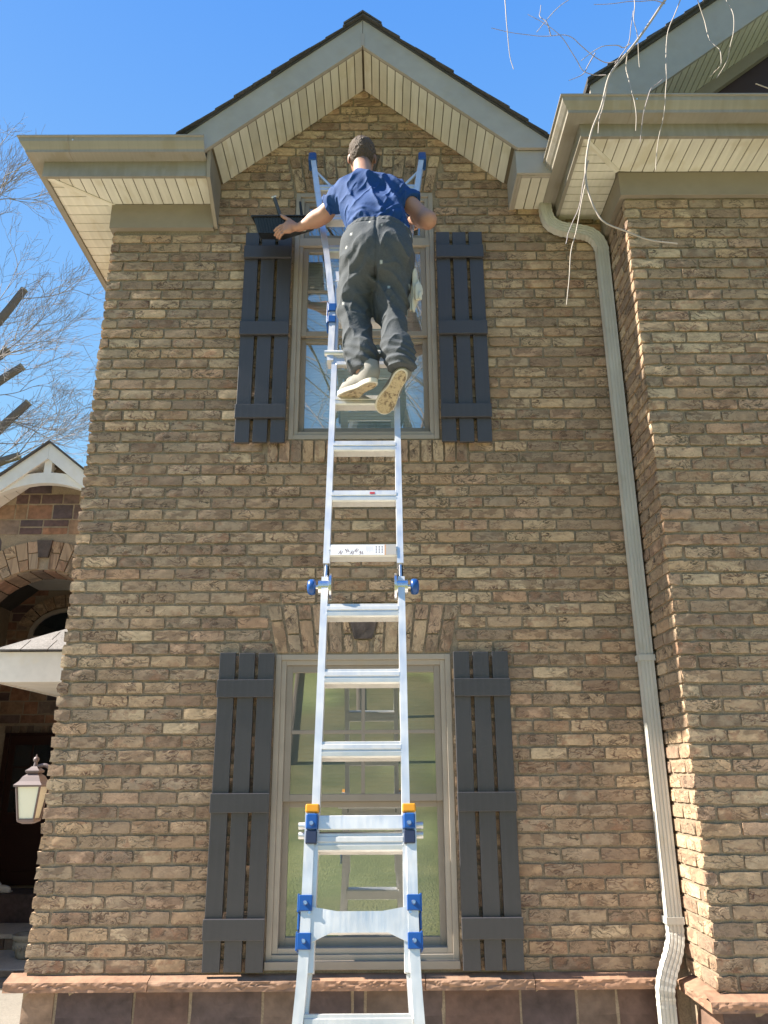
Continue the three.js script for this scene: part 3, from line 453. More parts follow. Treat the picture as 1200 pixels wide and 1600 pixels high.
{ // gable: rake soffits, fascia and shingle courses
  const ang = Math.atan(SL), cs = Math.cos(ang), sn = Math.sin(ang);
  for (const sd of [-1, 1]) {
    const xEnd = sd < 0 ? 1.30 : 1.22, mirror = (p) => [PEAK[0] + sd * p[0], p[1]];
    const line = (x, off) => [x, PEAK[1] - SL * x + off];        // vertical offset above the soffit plane
    const yMin = sd < 0 ? 5.84 : 5.869;
    const poly = (a, b, x0, x1) => { const P = clipY([line(x0, a), line(x1, a), line(x1, b), line(x0, b)], x1 > 1.05 ? yMin : 0).map(mirror); return sd < 0 ? P.reverse() : P; };
    const sof = add(house, 'soffit', extrude(poly(0.012, 0.03, 0.0, 1.03), -0.03, OV - 0.003), M.soffitGap);
    const n = 19, w = 0.0705; let s = 0.010;
    for (let i = 0; i < n; i++) { const xa = s * cs, xb = (s + w - 0.007) * cs; if (xb > 1.01) break; add(sof, 'soffit_plank', extrude(poly(rr(-0.001, 0.001), 0.0115, xa, xb), 0.0, OV - 0.012), rnd() < 0.3 ? M.soffitOld : M.soffit); s += w; }
    add(house, 'fascia_board', extrude(poly(-0.010, 0.222, 0.0015, xEnd), OV, OV + 0.022), M.fascia);
    add(house, 'soffit_channel', extrude(poly(-0.005, 0.002, 0.002, 1.02), OV - 0.0115, OV - 0.0005), M.trim);
    const deck = add(house, 'roof', extrude(poly(0.2225, 0.238, 0, 1.75), -6.5, OV + 0.03), M.shingle);
    for (let k = 0; k < 13; k++) { const x0 = 0.0 + k * 0.118, x1 = x0 + 0.135, P = [line(x0, 0.2385 + 0.002), line(x1, 0.2385 + 0.008), line(x1, 0.2385 + 0.020), line(x0, 0.2385 + 0.008)].map(mirror); if (Math.max(...P.map((p) => p[1])) < 5.95) continue; const g = extrude(sd < 0 ? P.reverse() : P, -6.5, OV + 0.052 + rr(-0.008, 0.006)); add(deck, 'shingle_course', g, M.shingle); }
  }
  { const P = [[-0.13, -0.085], [0, 0.026], [0.13, -0.085], [0.13, -0.070], [0, 0.040], [-0.13, -0.070]].map(([x, y]) => [PEAK[0] + x, PEAK[1] + 0.225 + y + 0.012]); add(house, 'ridge_cap', extrude(P, -6.5, OV + 0.055), M.shingle); }
  add(house, 'fascia_joint', bx(PEAK[0] - 0.012, PEAK[0] + 0.012, PEAK[1] - 0.008, PEAK[1] + 0.10, OV + 0.0225, OV + 0.0255), M.trimPale);
  // boxed return at the right foot of the gable
  const r0 = 0.877, r1 = 1.28, y0 = 5.685, y1 = 5.868;
  const box = add(house, 'eave_return', clean([bx(r0, r1, y0 + 0.003, y1, OV - 0.02, OV - 0.001), bx(r0, r0 + 0.016, y0, y1 + 0.03, 0, OV - 0.0205), bx(r0 + 0.017, r1, y1 - 0.012, y1, 0, OV - 0.021), bx(r0 + 0.017, r0 + 0.035, y0 + 0.001, y0 + 0.016, 0.0, OV - 0.021), bx(r0 + 0.036, r1, y0 + 0.001, y0 + 0.016, OV - 0.045, OV - 0.021)]), M.fascia);
  for (let i = 0; i < 5; i++) add(box, 'soffit_plank', bx(r0 + 0.037 + i * 0.066, r0 + 0.098 + i * 0.066, y0 + 0.006, y0 + 0.014, 0.002, OV - 0.046), M.soffitOld);
  
}
{ // wing eave
  const path = [[XW, -0.12], [XW, ZW], [XE + 0.3, ZW]], hs = 5.607, o = 0.335;
  eave(path, o, hs, 5.685, 0.028, 5.435, -1);
  const s = add(house, 'soffit', sweep([[0.002, hs + 0.006], [o - 0.0225, hs + 0.006], [o - 0.0225, hs + 0.02], [0.002, hs + 0.02]], path, -1), M.soffitGap);
  soffitRun(s, [XW - o + 0.024, ZW + o - 0.024], [XE, ZW + o - 0.024], [0, -1], o - 0.055, hs, M.soffit, 0.072, 1);
  soffitRun(s, [XW - o + 0.024, ZW + o - 0.024], [XW - o + 0.024, -0.1], [1, 0], o - 0.055, hs, M.soffit, 0.072, 1);
  add(s, 'corner_strip', (() => { const q = bx(-0.017, 0.017, hs - 0.004, hs - 0.0005, 0.005, 0.395); q.rotateY(-Math.PI / 4); q.translate(XW - 0.03, 0, ZW + 0.03); return q; })(), M.soffit);
  // low roof behind the gutter and the wing's own gable above it, with dark red siding
  const y = 5.775, e = o + 0.03;
  add(house, 'roof', quads([[[XW - e, y, ZW + e], [XE + 0.4, y, ZW + e], [XE + 0.4, y + 0.30, ZW - 0.35], [XW - e, y + 0.30, ZW - 0.35]]]), M.shingle);
  // gable measured in its own plane: rake line y = g0 + gs * (x - gx)
  const zf = 0.40, gs = 0.80;
  const rk = (off, x0, x1, t) => clipY([[x0, GL(x0) + off], [x1, GL(x1) + off], [x1, GL(x1) + off + t], [x0, GL(x0) + off + t]], 5.79);
  const GL = (x) => 5.755 + gs * (x - 1.12);
  const roof = add(house, 'roof', extrude(rk(0.36, 1.36, 3.3, 0.02), -4, zf + 0.04), M.shingle);
  for (let k = 0; k < 18; k++) { const x0 = 1.36 + k * 0.14; if (GL(x0) + 0.38 < 5.79) continue; add(roof, 'shingle_course', extrude([[x0, GL(x0) + 0.384], [x0 + 0.16, GL(x0 + 0.16) + 0.381], [x0 + 0.16, GL(x0 + 0.16) + 0.395], [x0, GL(x0) + 0.41]], -4, zf + 0.062 + rr(-0.006, 0.006)), M.shingle); }
  add(house, 'fascia_board', extrude(rk(0.0, 1.38, 3.3, 0.358), zf, zf + 0.022), M.fascia);
  const sof = add(house, 'soffit', extrude(rk(0.02, 1.38, 3.3, 0.02), 0.03, zf - 0.002), M.soffitGap);
  for (let i = 0; i < 28; i++) { const x0 = 1.4 + i * 0.062; if (GL(x0) < 5.79) continue; add(sof, 'soffit_plank', extrude(rk(0.006 + rr(-0.001, 0.001), x0, x0 + 0.055, 0.0135), 0.031, zf - 0.003), M.soffitOld); }
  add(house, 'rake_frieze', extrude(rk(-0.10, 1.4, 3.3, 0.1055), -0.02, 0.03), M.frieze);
  const sid = add(house, 'gable_siding', extrude([[1.4, 5.7], [3.4, 5.7], [3.4, GL(3.4) - 0.1], [1.4, GL(1.4) - 0.1]], -0.06, -0.03), M.maroon);
  for (let k = 0; k < 12; k++) { const yy = 5.75 + k * 0.145, xl = Math.max(1.0, 1.12 + (yy + 0.10 - 5.755) / gs); add(sid, 'clapboard', extrude([[0, yy], [0.018, yy], [0.004, yy + 0.148], [0, yy + 0.148]], 0, 3.4 - xl).rotateY(Math.PI / 2).translate(xl, 0, -0.0295), M.maroon); }
}
{ // downspout with elbows, ribs and straps
  const prof = (w, d) => { const p = [], n = 4; for (let i = 0; i < n; i++) { const x = -w / 2 + w * i / n; p.push([x, d / 2], [x + w / n * 0.62, d / 2], [x + w / n * 0.66, d / 2 - 0.004], [x + w / n * 0.96, d / 2 - 0.004]); } p.push([w / 2, d / 2], [w / 2, -d / 2], [-w / 2, -d / 2]); return p; };
  const sweepPath = (pts, w, d, flip) => {                      // pts [x, y, z, pinch]; frame: normal of the path in the x, y plane, depth along z
    const pr = prof(w, d), rings = pts.map((p, i) => { const a = pts[Math.max(0, i - 1)], b = pts[Math.min(pts.length - 1, i + 1)], t = new THREE.Vector3(b[0] - a[0], b[1] - a[1], b[2] - a[2]).normalize(), zz = new THREE.Vector3(0, 0, 1), nx = t.clone().cross(zz).negate().normalize().multiplyScalar(-1), nz = new THREE.Vector3().crossVectors(nx, t).normalize(); if (nz.z < 0) nz.negate(); const k = p[3] ?? 1; return pr.map(([u, v]) => [p[0] + nx.x * u * k + nz.x * v * k, p[1] + nx.y * u * k + nz.y * v * k, p[2] + nx.z * u * k + nz.z * v * k]); });
    const q = []; for (let i = 0; i < rings.length - 1; i++) for (let j = 0; j < pr.length; j++) { const k = (j + 1) % pr.length; q.push([rings[i][j], rings[i + 1][j], rings[i + 1][k], rings[i][k]]); } return quads(q);
  };
  const bend = (pts, n, crimp) => { const c = new THREE.CatmullRomCurve3(pts.map((p) => new THREE.Vector3(...p)), false, 'centripetal'), o = []; for (let i = 0; i <= n; i++) { const p = c.getPointAt(i / n); o.push([p.x, p.y, p.z, crimp && i % 2 ? 0.93 : 1.0]); } return o; };
  const X = 1.466, Z = 0.046, W = 0.076, D = 0.056;
  const ds = add(house, 'downspout', sweepPath([[X, 5.33, Z], [X, 3.9, Z], [X, 2.6, Z], [X, 1.31, Z]], W, D), M.downspout, { label: 'ribbed metal downspout in the corner' });
  add(ds, 'elbow', sweepPath(bend([[1.115, 5.70, Z], [1.117, 5.62, Z], [1.14, 5.545, Z], [1.20, 5.50, Z], [1.30, 5.478, Z], [1.39, 5.455, Z], [1.44, 5.41, Z], [X, 5.34, Z], [X, 5.29, Z]], 34, true), W * 1.04, D * 1.06), M.downspout);
  add(ds, 'elbow', sweepPath(bend([[X, 1.33, Z], [X, 1.27, Z], [X - 0.03, 1.20, Z + 0.04], [1.39, 1.12, 0.115], [1.365, 1.05, 0.125], [1.362, 0.97, 0.125]], 22, true), W * 1.04, D * 1.06), M.downspout);
  add(ds, 'lower_pipe', sweepPath([[1.362, 0.99, 0.125], [1.362, 0.05, 0.125]], W, D), M.downspout);
  for (const y of [2.648, 1.335]) { const st = add(ds, 'strap', clean([bx(X - W / 2 - 0.005, X + W / 2 + 0.005, y - 0.017, y + 0.017, Z + D / 2 + 0.001, Z + D / 2 + 0.004), bx(X - W / 2 - 0.007, X - W / 2 - 0.004, y - 0.017, y + 0.017, 0.005, Z + D / 2 + 0.004), bx(X + W / 2 + 0.004, X + W / 2 + 0.007, y - 0.017, y + 0.017, Z - 0.02, Z + D / 2 + 0.0045), bx(X + W / 2 + 0.0065, XW - 0.002, y - 0.014, y + 0.014, Z + 0.022, Z + 0.026)]), M.downspout); add(st, 'screw', cyl([X + W / 2 + 0.009, y, Z + 0.027], [X + W / 2 + 0.009, y, Z + 0.031], 0.004), M.black); }
}
{ // small roof over the side entrance, fixed to the house's left wall
  const x0 = -3.72, x1 = -1.80, y0 = 2.888, y1 = 3.175, z = -3.2;
  const r = add(house, 'side_roof', quads([[[x0 - 0.03, y1 + 0.012, z + 0.04], [x1, y1 + 0.012, z + 0.04], [x1, y1 + 0.66, z - 1.1], [x0 + 1.05, y1 + 0.62, z - 1.04]], [[x0 - 0.03, y1 + 0.012, z - 2.2], [x0 - 0.03, y1 + 0.012, z + 0.04], [x0 + 1.05, y1 + 0.62, z - 1.04], [x0 + 1.05, y1 + 0.62, z - 2.2]]]), M.shinglePale, { label: 'small shingled side roof with a white fascia' });
  add(r, 'fascia', clean([bx(x0, x1, y0, y1, z - 0.03, z), bx(x0, x0 + 0.03, y0 + 0.001, y1, z - 2.2, z - 0.031)]), M.white);
  add(r, 'soffit', bx(x0 + 0.031, x1, y0 + 0.01, y0 + 0.03, z - 2.2, z - 0.031), M.white);
  // shingle tabs on the two slopes
  for (let k = 0; k < 5; k++) for (let i = 0; i < 7; i++) { const t0 = k * 0.2, a = [x0 + t0 + i * 0.26, y1 + 0.02 + t0 * 0.575, z + 0.045 - t0]; if (a[0] + 0.25 > x1) continue; const b = [a[0] + 0.25, a[1], a[2]], c = [b[0], b[1] + 0.125, b[2] - 0.215], d = [a[0] + (i ? 0 : 0.21), c[1], c[2]], dn = (p) => [p[0], p[1] - 0.014, p[2]]; add(r, 'shingle', quads([[a, b, c, d], [dn(a), dn(b), b, a], [dn(b), dn(c), c, b], [dn(d), dn(a), a, d]]), M.shinglePale); }
}
{ // lantern on the left side wall
  const p = [-1.995, 1.80, -0.3], L = thing('wall_lantern', 'dark bronze wall lantern with frosted panes at the left corner of the house', 'lantern', p), y = p[1], x = p[0], z = p[2];
  const ring = (h, s) => [[-s * 0.8, h, -s * 0.8], [s * 0.8, h, -s * 0.8], [s * 0.8, h, s * 0.8], [-s * 0.8, h, s * 0.8]].map((q) => [x + q[0], y + q[1], z + q[2]]);
  const loft = (rs) => { const q = []; for (let i = 0; i < rs.length - 1; i++) for (let j = 0; j < 4; j++) { const k = (j + 1) % 4; q.push([rs[i][k], rs[i][j], rs[i + 1][j], rs[i + 1][k]]); } const a = rs[0], b = rs[rs.length - 1]; q.push([a[0], a[1], a[2], a[3]], [b[3], b[2], b[1], b[0]]); return quads(q); };
  add(L, 'roof', loft([ring(0.185, 0.098), ring(0.195, 0.10), ring(0.215, 0.075), ring(0.24, 0.058), ring(0.255, 0.036)]), M.bronze);
  add(L, 'chimney_cap', loft([ring(0.255, 0.035), ring(0.263, 0.048), ring(0.272, 0.05), ring(0.285, 0.03), ring(0.295, 0.018)]), M.bronze);
  add(L, 'finial', clean([cyl([x, y + 0.294, z], [x, y + 0.318, z], 0.013, 0.009), new THREE.SphereGeometry(0.017, 10, 8).translate(x, y + 0.332, z), cyl([x, y + 0.345, z], [x, y + 0.362, z], 0.006, 0.002)]), M.bronze);
  add(L, 'base', loft([ring(-0.012, 0.03), ring(0, 0.058), ring(0.012, 0.062), ring(0.016, 0.056)]), M.bronze);
  for (const [sx, sz] of [[-1, -1], [1, -1], [1, 1], [-1, 1]]) add(L, 'corner_bar', cyl([x + sx * 0.044, y + 0.012, z + sz * 0.044], [x + sx * 0.066, y + 0.187, z + sz * 0.066], 0.006, 0.006, 6), M.bronze);
  for (let k = 0; k < 4; k++) { const a = k * Math.PI / 2, c = Math.cos(a), s = Math.sin(a), R = (u, h, d) => [x + (c * u - s * d) * 0.8, y + h, z + (s * u + c * d) * 0.8]; add(L, 'pane', quads([[R(-0.05, 0.014, 0.052), R(0.05, 0.014, 0.052), R(0.074, 0.186, 0.078), R(-0.074, 0.186, 0.078)], [R(-0.05, 0.014, 0.049), R(-0.074, 0.186, 0.075), R(0.074, 0.186, 0.075), R(0.05, 0.014, 0.049)]]), M.frosted); }
  add(L, 'bracket', clean([tube([[x, y + 0.29, z], [x + 0.06, y + 0.30, z], [x + 0.12, y + 0.25, z], [XL - 0.02, y + 0.24, z]], 0.011, 8), bx(XL - 0.022, XL - 0.002, y + 0.12, y + 0.34, z - 0.06, z + 0.06, 0.005)]), M.bronze);
}

// ---------- stone entrance porch behind the left corner
{
  const P = thing('stone_porch', 'stone entrance porch with white gable truss and dark door behind the house corner', 'porch', [-4, 0, -4.5]), zf = -4.5, cx = -3.95, cy = 3.47, R = 0.85;
  const arc = []; for (let i = 0; i <= 16; i++) { const a = Math.PI * (0.155 + 0.69 * i / 16); arc.push([cx + R * Math.cos(a), cy + R * Math.sin(a)]); }
  const wall = add(P, 'front_wall', extrude([[-6.2, 0], [-2.2, 0], [-2.2, 4.2], [cx, 5.85], [-6.2, 3.9]], zf - 0.4, zf - 0.01, [[[cx + R * 0.88, 0.02], ...arc, [cx - R * 0.88, 0.02]].map((p) => p)]), M.mortar);
  const inArch = (x, y, r) => Math.abs(x - cx) < R * 0.9 + r && Math.hypot(x - cx, y - cy) < R + 0.36 + r || (Math.abs(x - cx) < R * 0.88 + r && y < cy + 0.3);
  // ashlar stones: rows of two heights, each split at random
  const ashlar = (x0, x1, y0, y1, z, parent, skip, clipTop) => { let y = y0, n = 0; while (y < y1) { const h = pick([0.13, 0.19, 0.26]); let x = x0 + rr(-0.1, 0); while (x < x1) { const w = rr(0.14, 0.36), cxx = x + w / 2, two = h > 0.18 && rnd() < 0.35; const put = (a, b) => { if (b - a < 0.05) return; if (!skip(cxx, (a + b) / 2, w) && clipTop(cxx, b) && n < 150) { stoneBlock(x + 0.009, x + w - 0.009, a + 0.009, b - 0.009, z - 0.03, z + 0.012, pick(M.porchStones), parent, 'stone'); n++; } }; if (two) { put(y, y + h / 2); put(y + h / 2, y + h); } else put(y, y + h); x += w; } y += h; } };
  ashlar(-5.05, -3.3, 3.9, 5.5, zf - 0.01, wall, (x, y, w) => inArch(x, y, w * 0.12), (x, b) => b < 5.62 - 0.8 * Math.abs(x - cx));
  ashlar(-6.2, -4.75, 0.1, 3.85, zf - 0.01, wall, (x, y, w) => x > -4.78 - w / 2 + 0.02, () => true);
  // ring of brick voussoirs and a keystone
  for (let i = 0; i < 17; i++) { const a0 = Math.PI * (0.17 + 0.66 * i / 17), a1 = Math.PI * (0.17 + 0.66 * (i + 1) / 17) - 0.013; if (i === 8) continue; const cuts = i % 2 ? [0, 0.2, 0.345] : [0, 0.13, 0.345]; for (let k = 0; k < 2; k++) { const r0 = R + cuts[k] + 0.006, r1 = R + cuts[k + 1] - 0.006, q = (r, a) => [cx + r * Math.cos(a), cy + r * Math.sin(a)]; const g = extrude([q(r0, a0), q(r1, a0), q(r1, a1), q(r0, a1)], zf - 0.02, zf + 0.012 + rr(-0.003, 0.003)); const uv = g.attributes.uv, t = Math.floor(rnd() * NT); for (let m = 0; m < uv.count; m++) uv.setXY(m, (t % TILE_C + mod(uv.getX(m) * 2.5, 1) * 0.9 + 0.05) / TILE_C, (Math.floor(t / TILE_C) + mod(uv.getY(m) * 5, 1) * 0.9 + 0.05) / TILE_R); add(wall, 'arch_brick', g, bm()); } }
  add(wall, 'keystone', extrude([[cx - 0.055, cy + R + 0.14], [cx + 0.055, cy + R + 0.14], [cx + 0.09, cy + R + 0.345], [cx - 0.09, cy + R + 0.345]], zf - 0.02, zf + 0.03), M.keystone);
  for (let i = 0; i < 12; i++) { const a0 = Math.PI * (0.16 + 0.68 * i / 12), a1 = Math.PI * (0.16 + 0.68 * (i + 1) / 12) - 0.02; const q = (r, a) => [cx + r * Math.cos(a), cy + r * Math.sin(a)]; add(wall, 'arch_stone', extrude([q(R - 0.02, a0), q(R + 0.004, a0), q(R + 0.004, a1), q(R - 0.02, a1)], zf - 0.4, zf - 0.02), M.stones[[3, 5, 4, 7][i % 4]]); }
  // gable roof, barge boards, curved tie and king post
  const zg = -4.2, px = -3.91, py = 5.585, s = 0.80, ln = (x, o) => [px + x, py - s * Math.abs(x) + o];
  for (const sd of [-1, 1]) {
    const poly = (o0, o1, a, b) => { const q = [ln(sd * a, o0), ln(sd * b, o0), ln(sd * b, o1), ln(sd * a, o1)]; return sd < 0 ? q.reverse() : q; };
    add(P, 'barge_board', extrude(poly(-0.01, 0.185, 0.001, 1.7), zg, zg + 0.03), M.white);
    const rf = add(P, 'roof', extrude(poly(0.186, 0.215, 0, 1.8), -9, zg + 0.06), M.shingle); 
    add(P, 'soffit', extrude(poly(0.02, 0.035, 0, 1.7), zf, zg - 0.001), M.soffitGap);
    for (let i = 0; i < 11; i++) add(P, 'soffit_plank', extrude(poly(0.004, 0.0195, 0.03 + i * 0.1, 0.123 + i * 0.1), zf, zg - 0.002), M.white);
  }
  { const hi = [], lo = []; for (let i = 0; i <= 14; i++) { const t = i / 14 * 2 - 1, x = px + t * 0.62; hi.push([x, 5.20 + 0.15 * (1 - t * t) + 0.06]); lo.push([px + t * 0.62, 5.10 + 0.18 * (1 - t * t)]); } add(P, 'curved_tie', extrude([...lo, ...hi.reverse()], zg - 0.09, zg - 0.002), M.white); }
  add(P, 'king_post', bx(px - 0.045, px + 0.045, 5.34, 5.60, zg - 0.08, zg - 0.004), M.white);
  // recess: ceiling, left return wall, back wall with door and arched window
  add(P, 'ceiling', bx(-6.2, -2.2, 4.72, 4.80, -7.4, zf - 0.401), M.white);
  const back = add(P, 'back_wall', bx(-6.2, -1.9, 0.2, 4.72, -7.6, -7.41), M.mortar), z = -7.41;
  ashlar(-5.55, -4.3, 2.75, 4.7, z, back, (x, y, w) => Math.abs(x + 4.72) < 0.62 && y > 3.1 && Math.hypot(x + 4.72, Math.max(0, y - 4.15)) < 0.64 && y > 3.4, () => true);
  const left = add(P, 'return_wall', bx(-6.2, -5.62, 0.2, 4.72, -7.4, -4.901), M.mortar);
  { let n = 0; for (let y = 0.4; y < 4.6;) { const h = pick([0.16, 0.24]); for (let zz = -7.35; zz < -5.2;) { const w = rr(0.18, 0.4); if (n++ < 120) { const m = stoneBlock(-w / 2 + 0.008, w / 2 - 0.008, y + 0.008, y + h - 0.008, -0.02, 0.012, pick(M.porchStones), left, 'stone'); m.geometry.translate(4, 0, 4.5); m.geometry.rotateY(Math.PI / 2); m.geometry.translate(-5.62 - 0 , 0, zz + w / 2); m.geometry.translate(4, 0, 4.5); } zz += w; } y += h; } }
  const win = add(P, 'window', (() => { const o = [], i2 = []; for (let i = 0; i <= 12; i++) { const a = Math.PI * i / 12; o.push([-4.72 + 0.57 * Math.cos(a), 4.02 + 0.42 * Math.sin(a)]); i2.push([-4.72 + 0.51 * Math.cos(a), 4.02 + 0.36 * Math.sin(a)]); } return extrude([[-4.15, 3.3], ...o, [-5.29, 3.3]], z, z + 0.05, [[[-4.21, 3.36], ...i2, [-5.23, 3.36]]]); })(), M.trimPale);
  add(win, 'pane', bx(-5.28, -4.16, 3.31, 4.40, z + 0.002, z + 0.012), M.darkGlass);
  add(win, 'muntin', clean([bx(-4.735, -4.705, 3.36, 4.38, z + 0.013, z + 0.035), bx(-5.23, -4.21, 3.99, 4.02, z + 0.0135, z + 0.0345)]), M.trimPale);
  for (let i = 0; i < 11; i++) { const a0 = Math.PI * (0.08 + 0.84 * i / 11), a1 = Math.PI * (0.08 + 0.84 * (i + 1) / 11) - 0.03, q = (rx, ry, a) => [-4.72 + rx * Math.cos(a), 4.02 + ry * Math.sin(a)]; const g = extrude([q(0.59, 0.44, a0), q(0.78, 0.63, a0), q(0.78, 0.63, a1), q(0.59, 0.44, a1)], z, z + 0.03); const uv = g.attributes.uv; for (let m = 0; m < uv.count; m++) uv.setXY(m, mod(uv.getX(m), 1), mod(uv.getY(m), 1)); add(back, 'arch_brick', g, bm()); }
  for (let i = 0; i < 12; i++) { const x = -5.45 + i * 0.105; add(back, 'brick', bx(x, x + 0.092, 2.62, 2.72, z, z + 0.02), M.stones[[4, 7, 3][i % 3]]); }
  const door = add(P, 'door', bx(-5.33, -4.36, 0.62, 2.60, z + 0.001, z + 0.06), M.darkWood, { label: 'dark wooden front door with a glass light' });
  add(door, 'door_frame', clean([bx(-5.40, -5.331, 0.6, 2.62, z + 0.001, z + 0.1), bx(-4.359, -4.29, 0.6, 2.62, z + 0.001, z + 0.1), bx(-5.33, -4.36, 2.601, 2.62, z + 0.001, z + 0.1)]), M.darkWood);
  add(door, 'glass_light', bx(-5.24, -4.46, 1.55, 2.45, z + 0.061, z + 0.066), M.darkGlass);
  for (let i = 0; i < 2; i++) add(door, 'glazing_bar', bx(-5.0 + i * 0.28, -4.975 + i * 0.28, 1.55, 2.45, z + 0.067, z + 0.078), M.darkWood);
  for (let i = 0; i < 2; i++) add(door, 'glazing_bar', bx(-5.24, -4.46, 1.84 + i * 0.3, 1.862 + i * 0.3, z + 0.0665, z + 0.0775), M.darkWood);
  add(door, 'panel', bx(-5.22, -4.48, 0.8, 1.4, z + 0.061, z + 0.075, 0.006), M.darkWood);
  add(P, 'porch_floor', bx(-6.2, -1.9, 0.22, 0.58, -7.405, -6.80), M.stones[6]);
  add(P, 'step', bx(-6.2, -1.9, 0.2, 0.25, -6.799, -6.04, 0.008), M.concrete); add(P, 'landing', bx(-6.2, -1.9, 0.02, 0.08, -6.07, -5.05, 0.006), M.concrete);
  for (let i = 0; i < 14; i++) add(P, 'riser_brick', bx(-6.1 + i * 0.2, -5.912 + i * 0.2, 0.085, 0.196, -6.1, -6.065), M.stones[[1, 3, 4, 7, 5][i % 5]]);
  for (let i = 0; i < 16; i++) add(P, 'edge_brick', bx(-6.1 + i * 0.2, -5.91 + i * 0.2, 0.011, 0.075, -5.052, -5.02, 0.006), M.stones[[3, 7, 4][i % 3]]);
}
{ const prof = [[0.001, 0], [0.10, 0.001], [0.12, 0.02], [0.125, 0.05], [0.15, 0.12], [0.165, 0.17], [0.15, 0.19], [0.172, 0.20], [0.178, 0.245], [0.165, 0.25], [0.15, 0.24], [0.14, 0.19], [0.001, 0.185]].map((p) => new THREE.Vector2(...p));
  const pot = thing('flower_pot', 'round carved stone flower pot beside the porch landing', 'flower pot', [-4.04, 0.08, -5.62]);
  add(pot, 'bowl', new THREE.LatheGeometry(prof, 28).translate(-4.04, 0.08, -5.62), M.pot); const gs = []; for (let i = 0; i < 18; i++) { const a = i / 18 * 6.2832; gs.push(new THREE.SphereGeometry(0.022, 8, 6).scale(1, 1.4, 0.6).rotateY(-a + Math.PI / 2).translate(-4.04 + 0.152 * Math.cos(a), 0.08 + 0.12, -5.62 + 0.152 * Math.sin(a))); } add(pot, 'carved_band', clean(gs), M.pot);
}
{ // a pale shoe left on the porch floor
  const s = thing('shoe', 'pale shoe lying on the porch floor by the dark door', 'shoe', [-5.02, 0.58, -6.98]); const b = new THREE.SphereGeometry(1, 18, 12).scale(0.13, 0.055, 0.05).translate(-5.02, 0.62, -6.98);
  add(s, 'upper', clean([b, new THREE.SphereGeometry(1, 14, 10).scale(0.06, 0.075, 0.045).translate(-5.08, 0.645, -6.98)]), M.white); add(s, 'sole', new RoundedBoxGeometry(0.27, 0.024, 0.095, 2, 0.011).translate(-5.02, 0.592, -6.98), M.white);
}

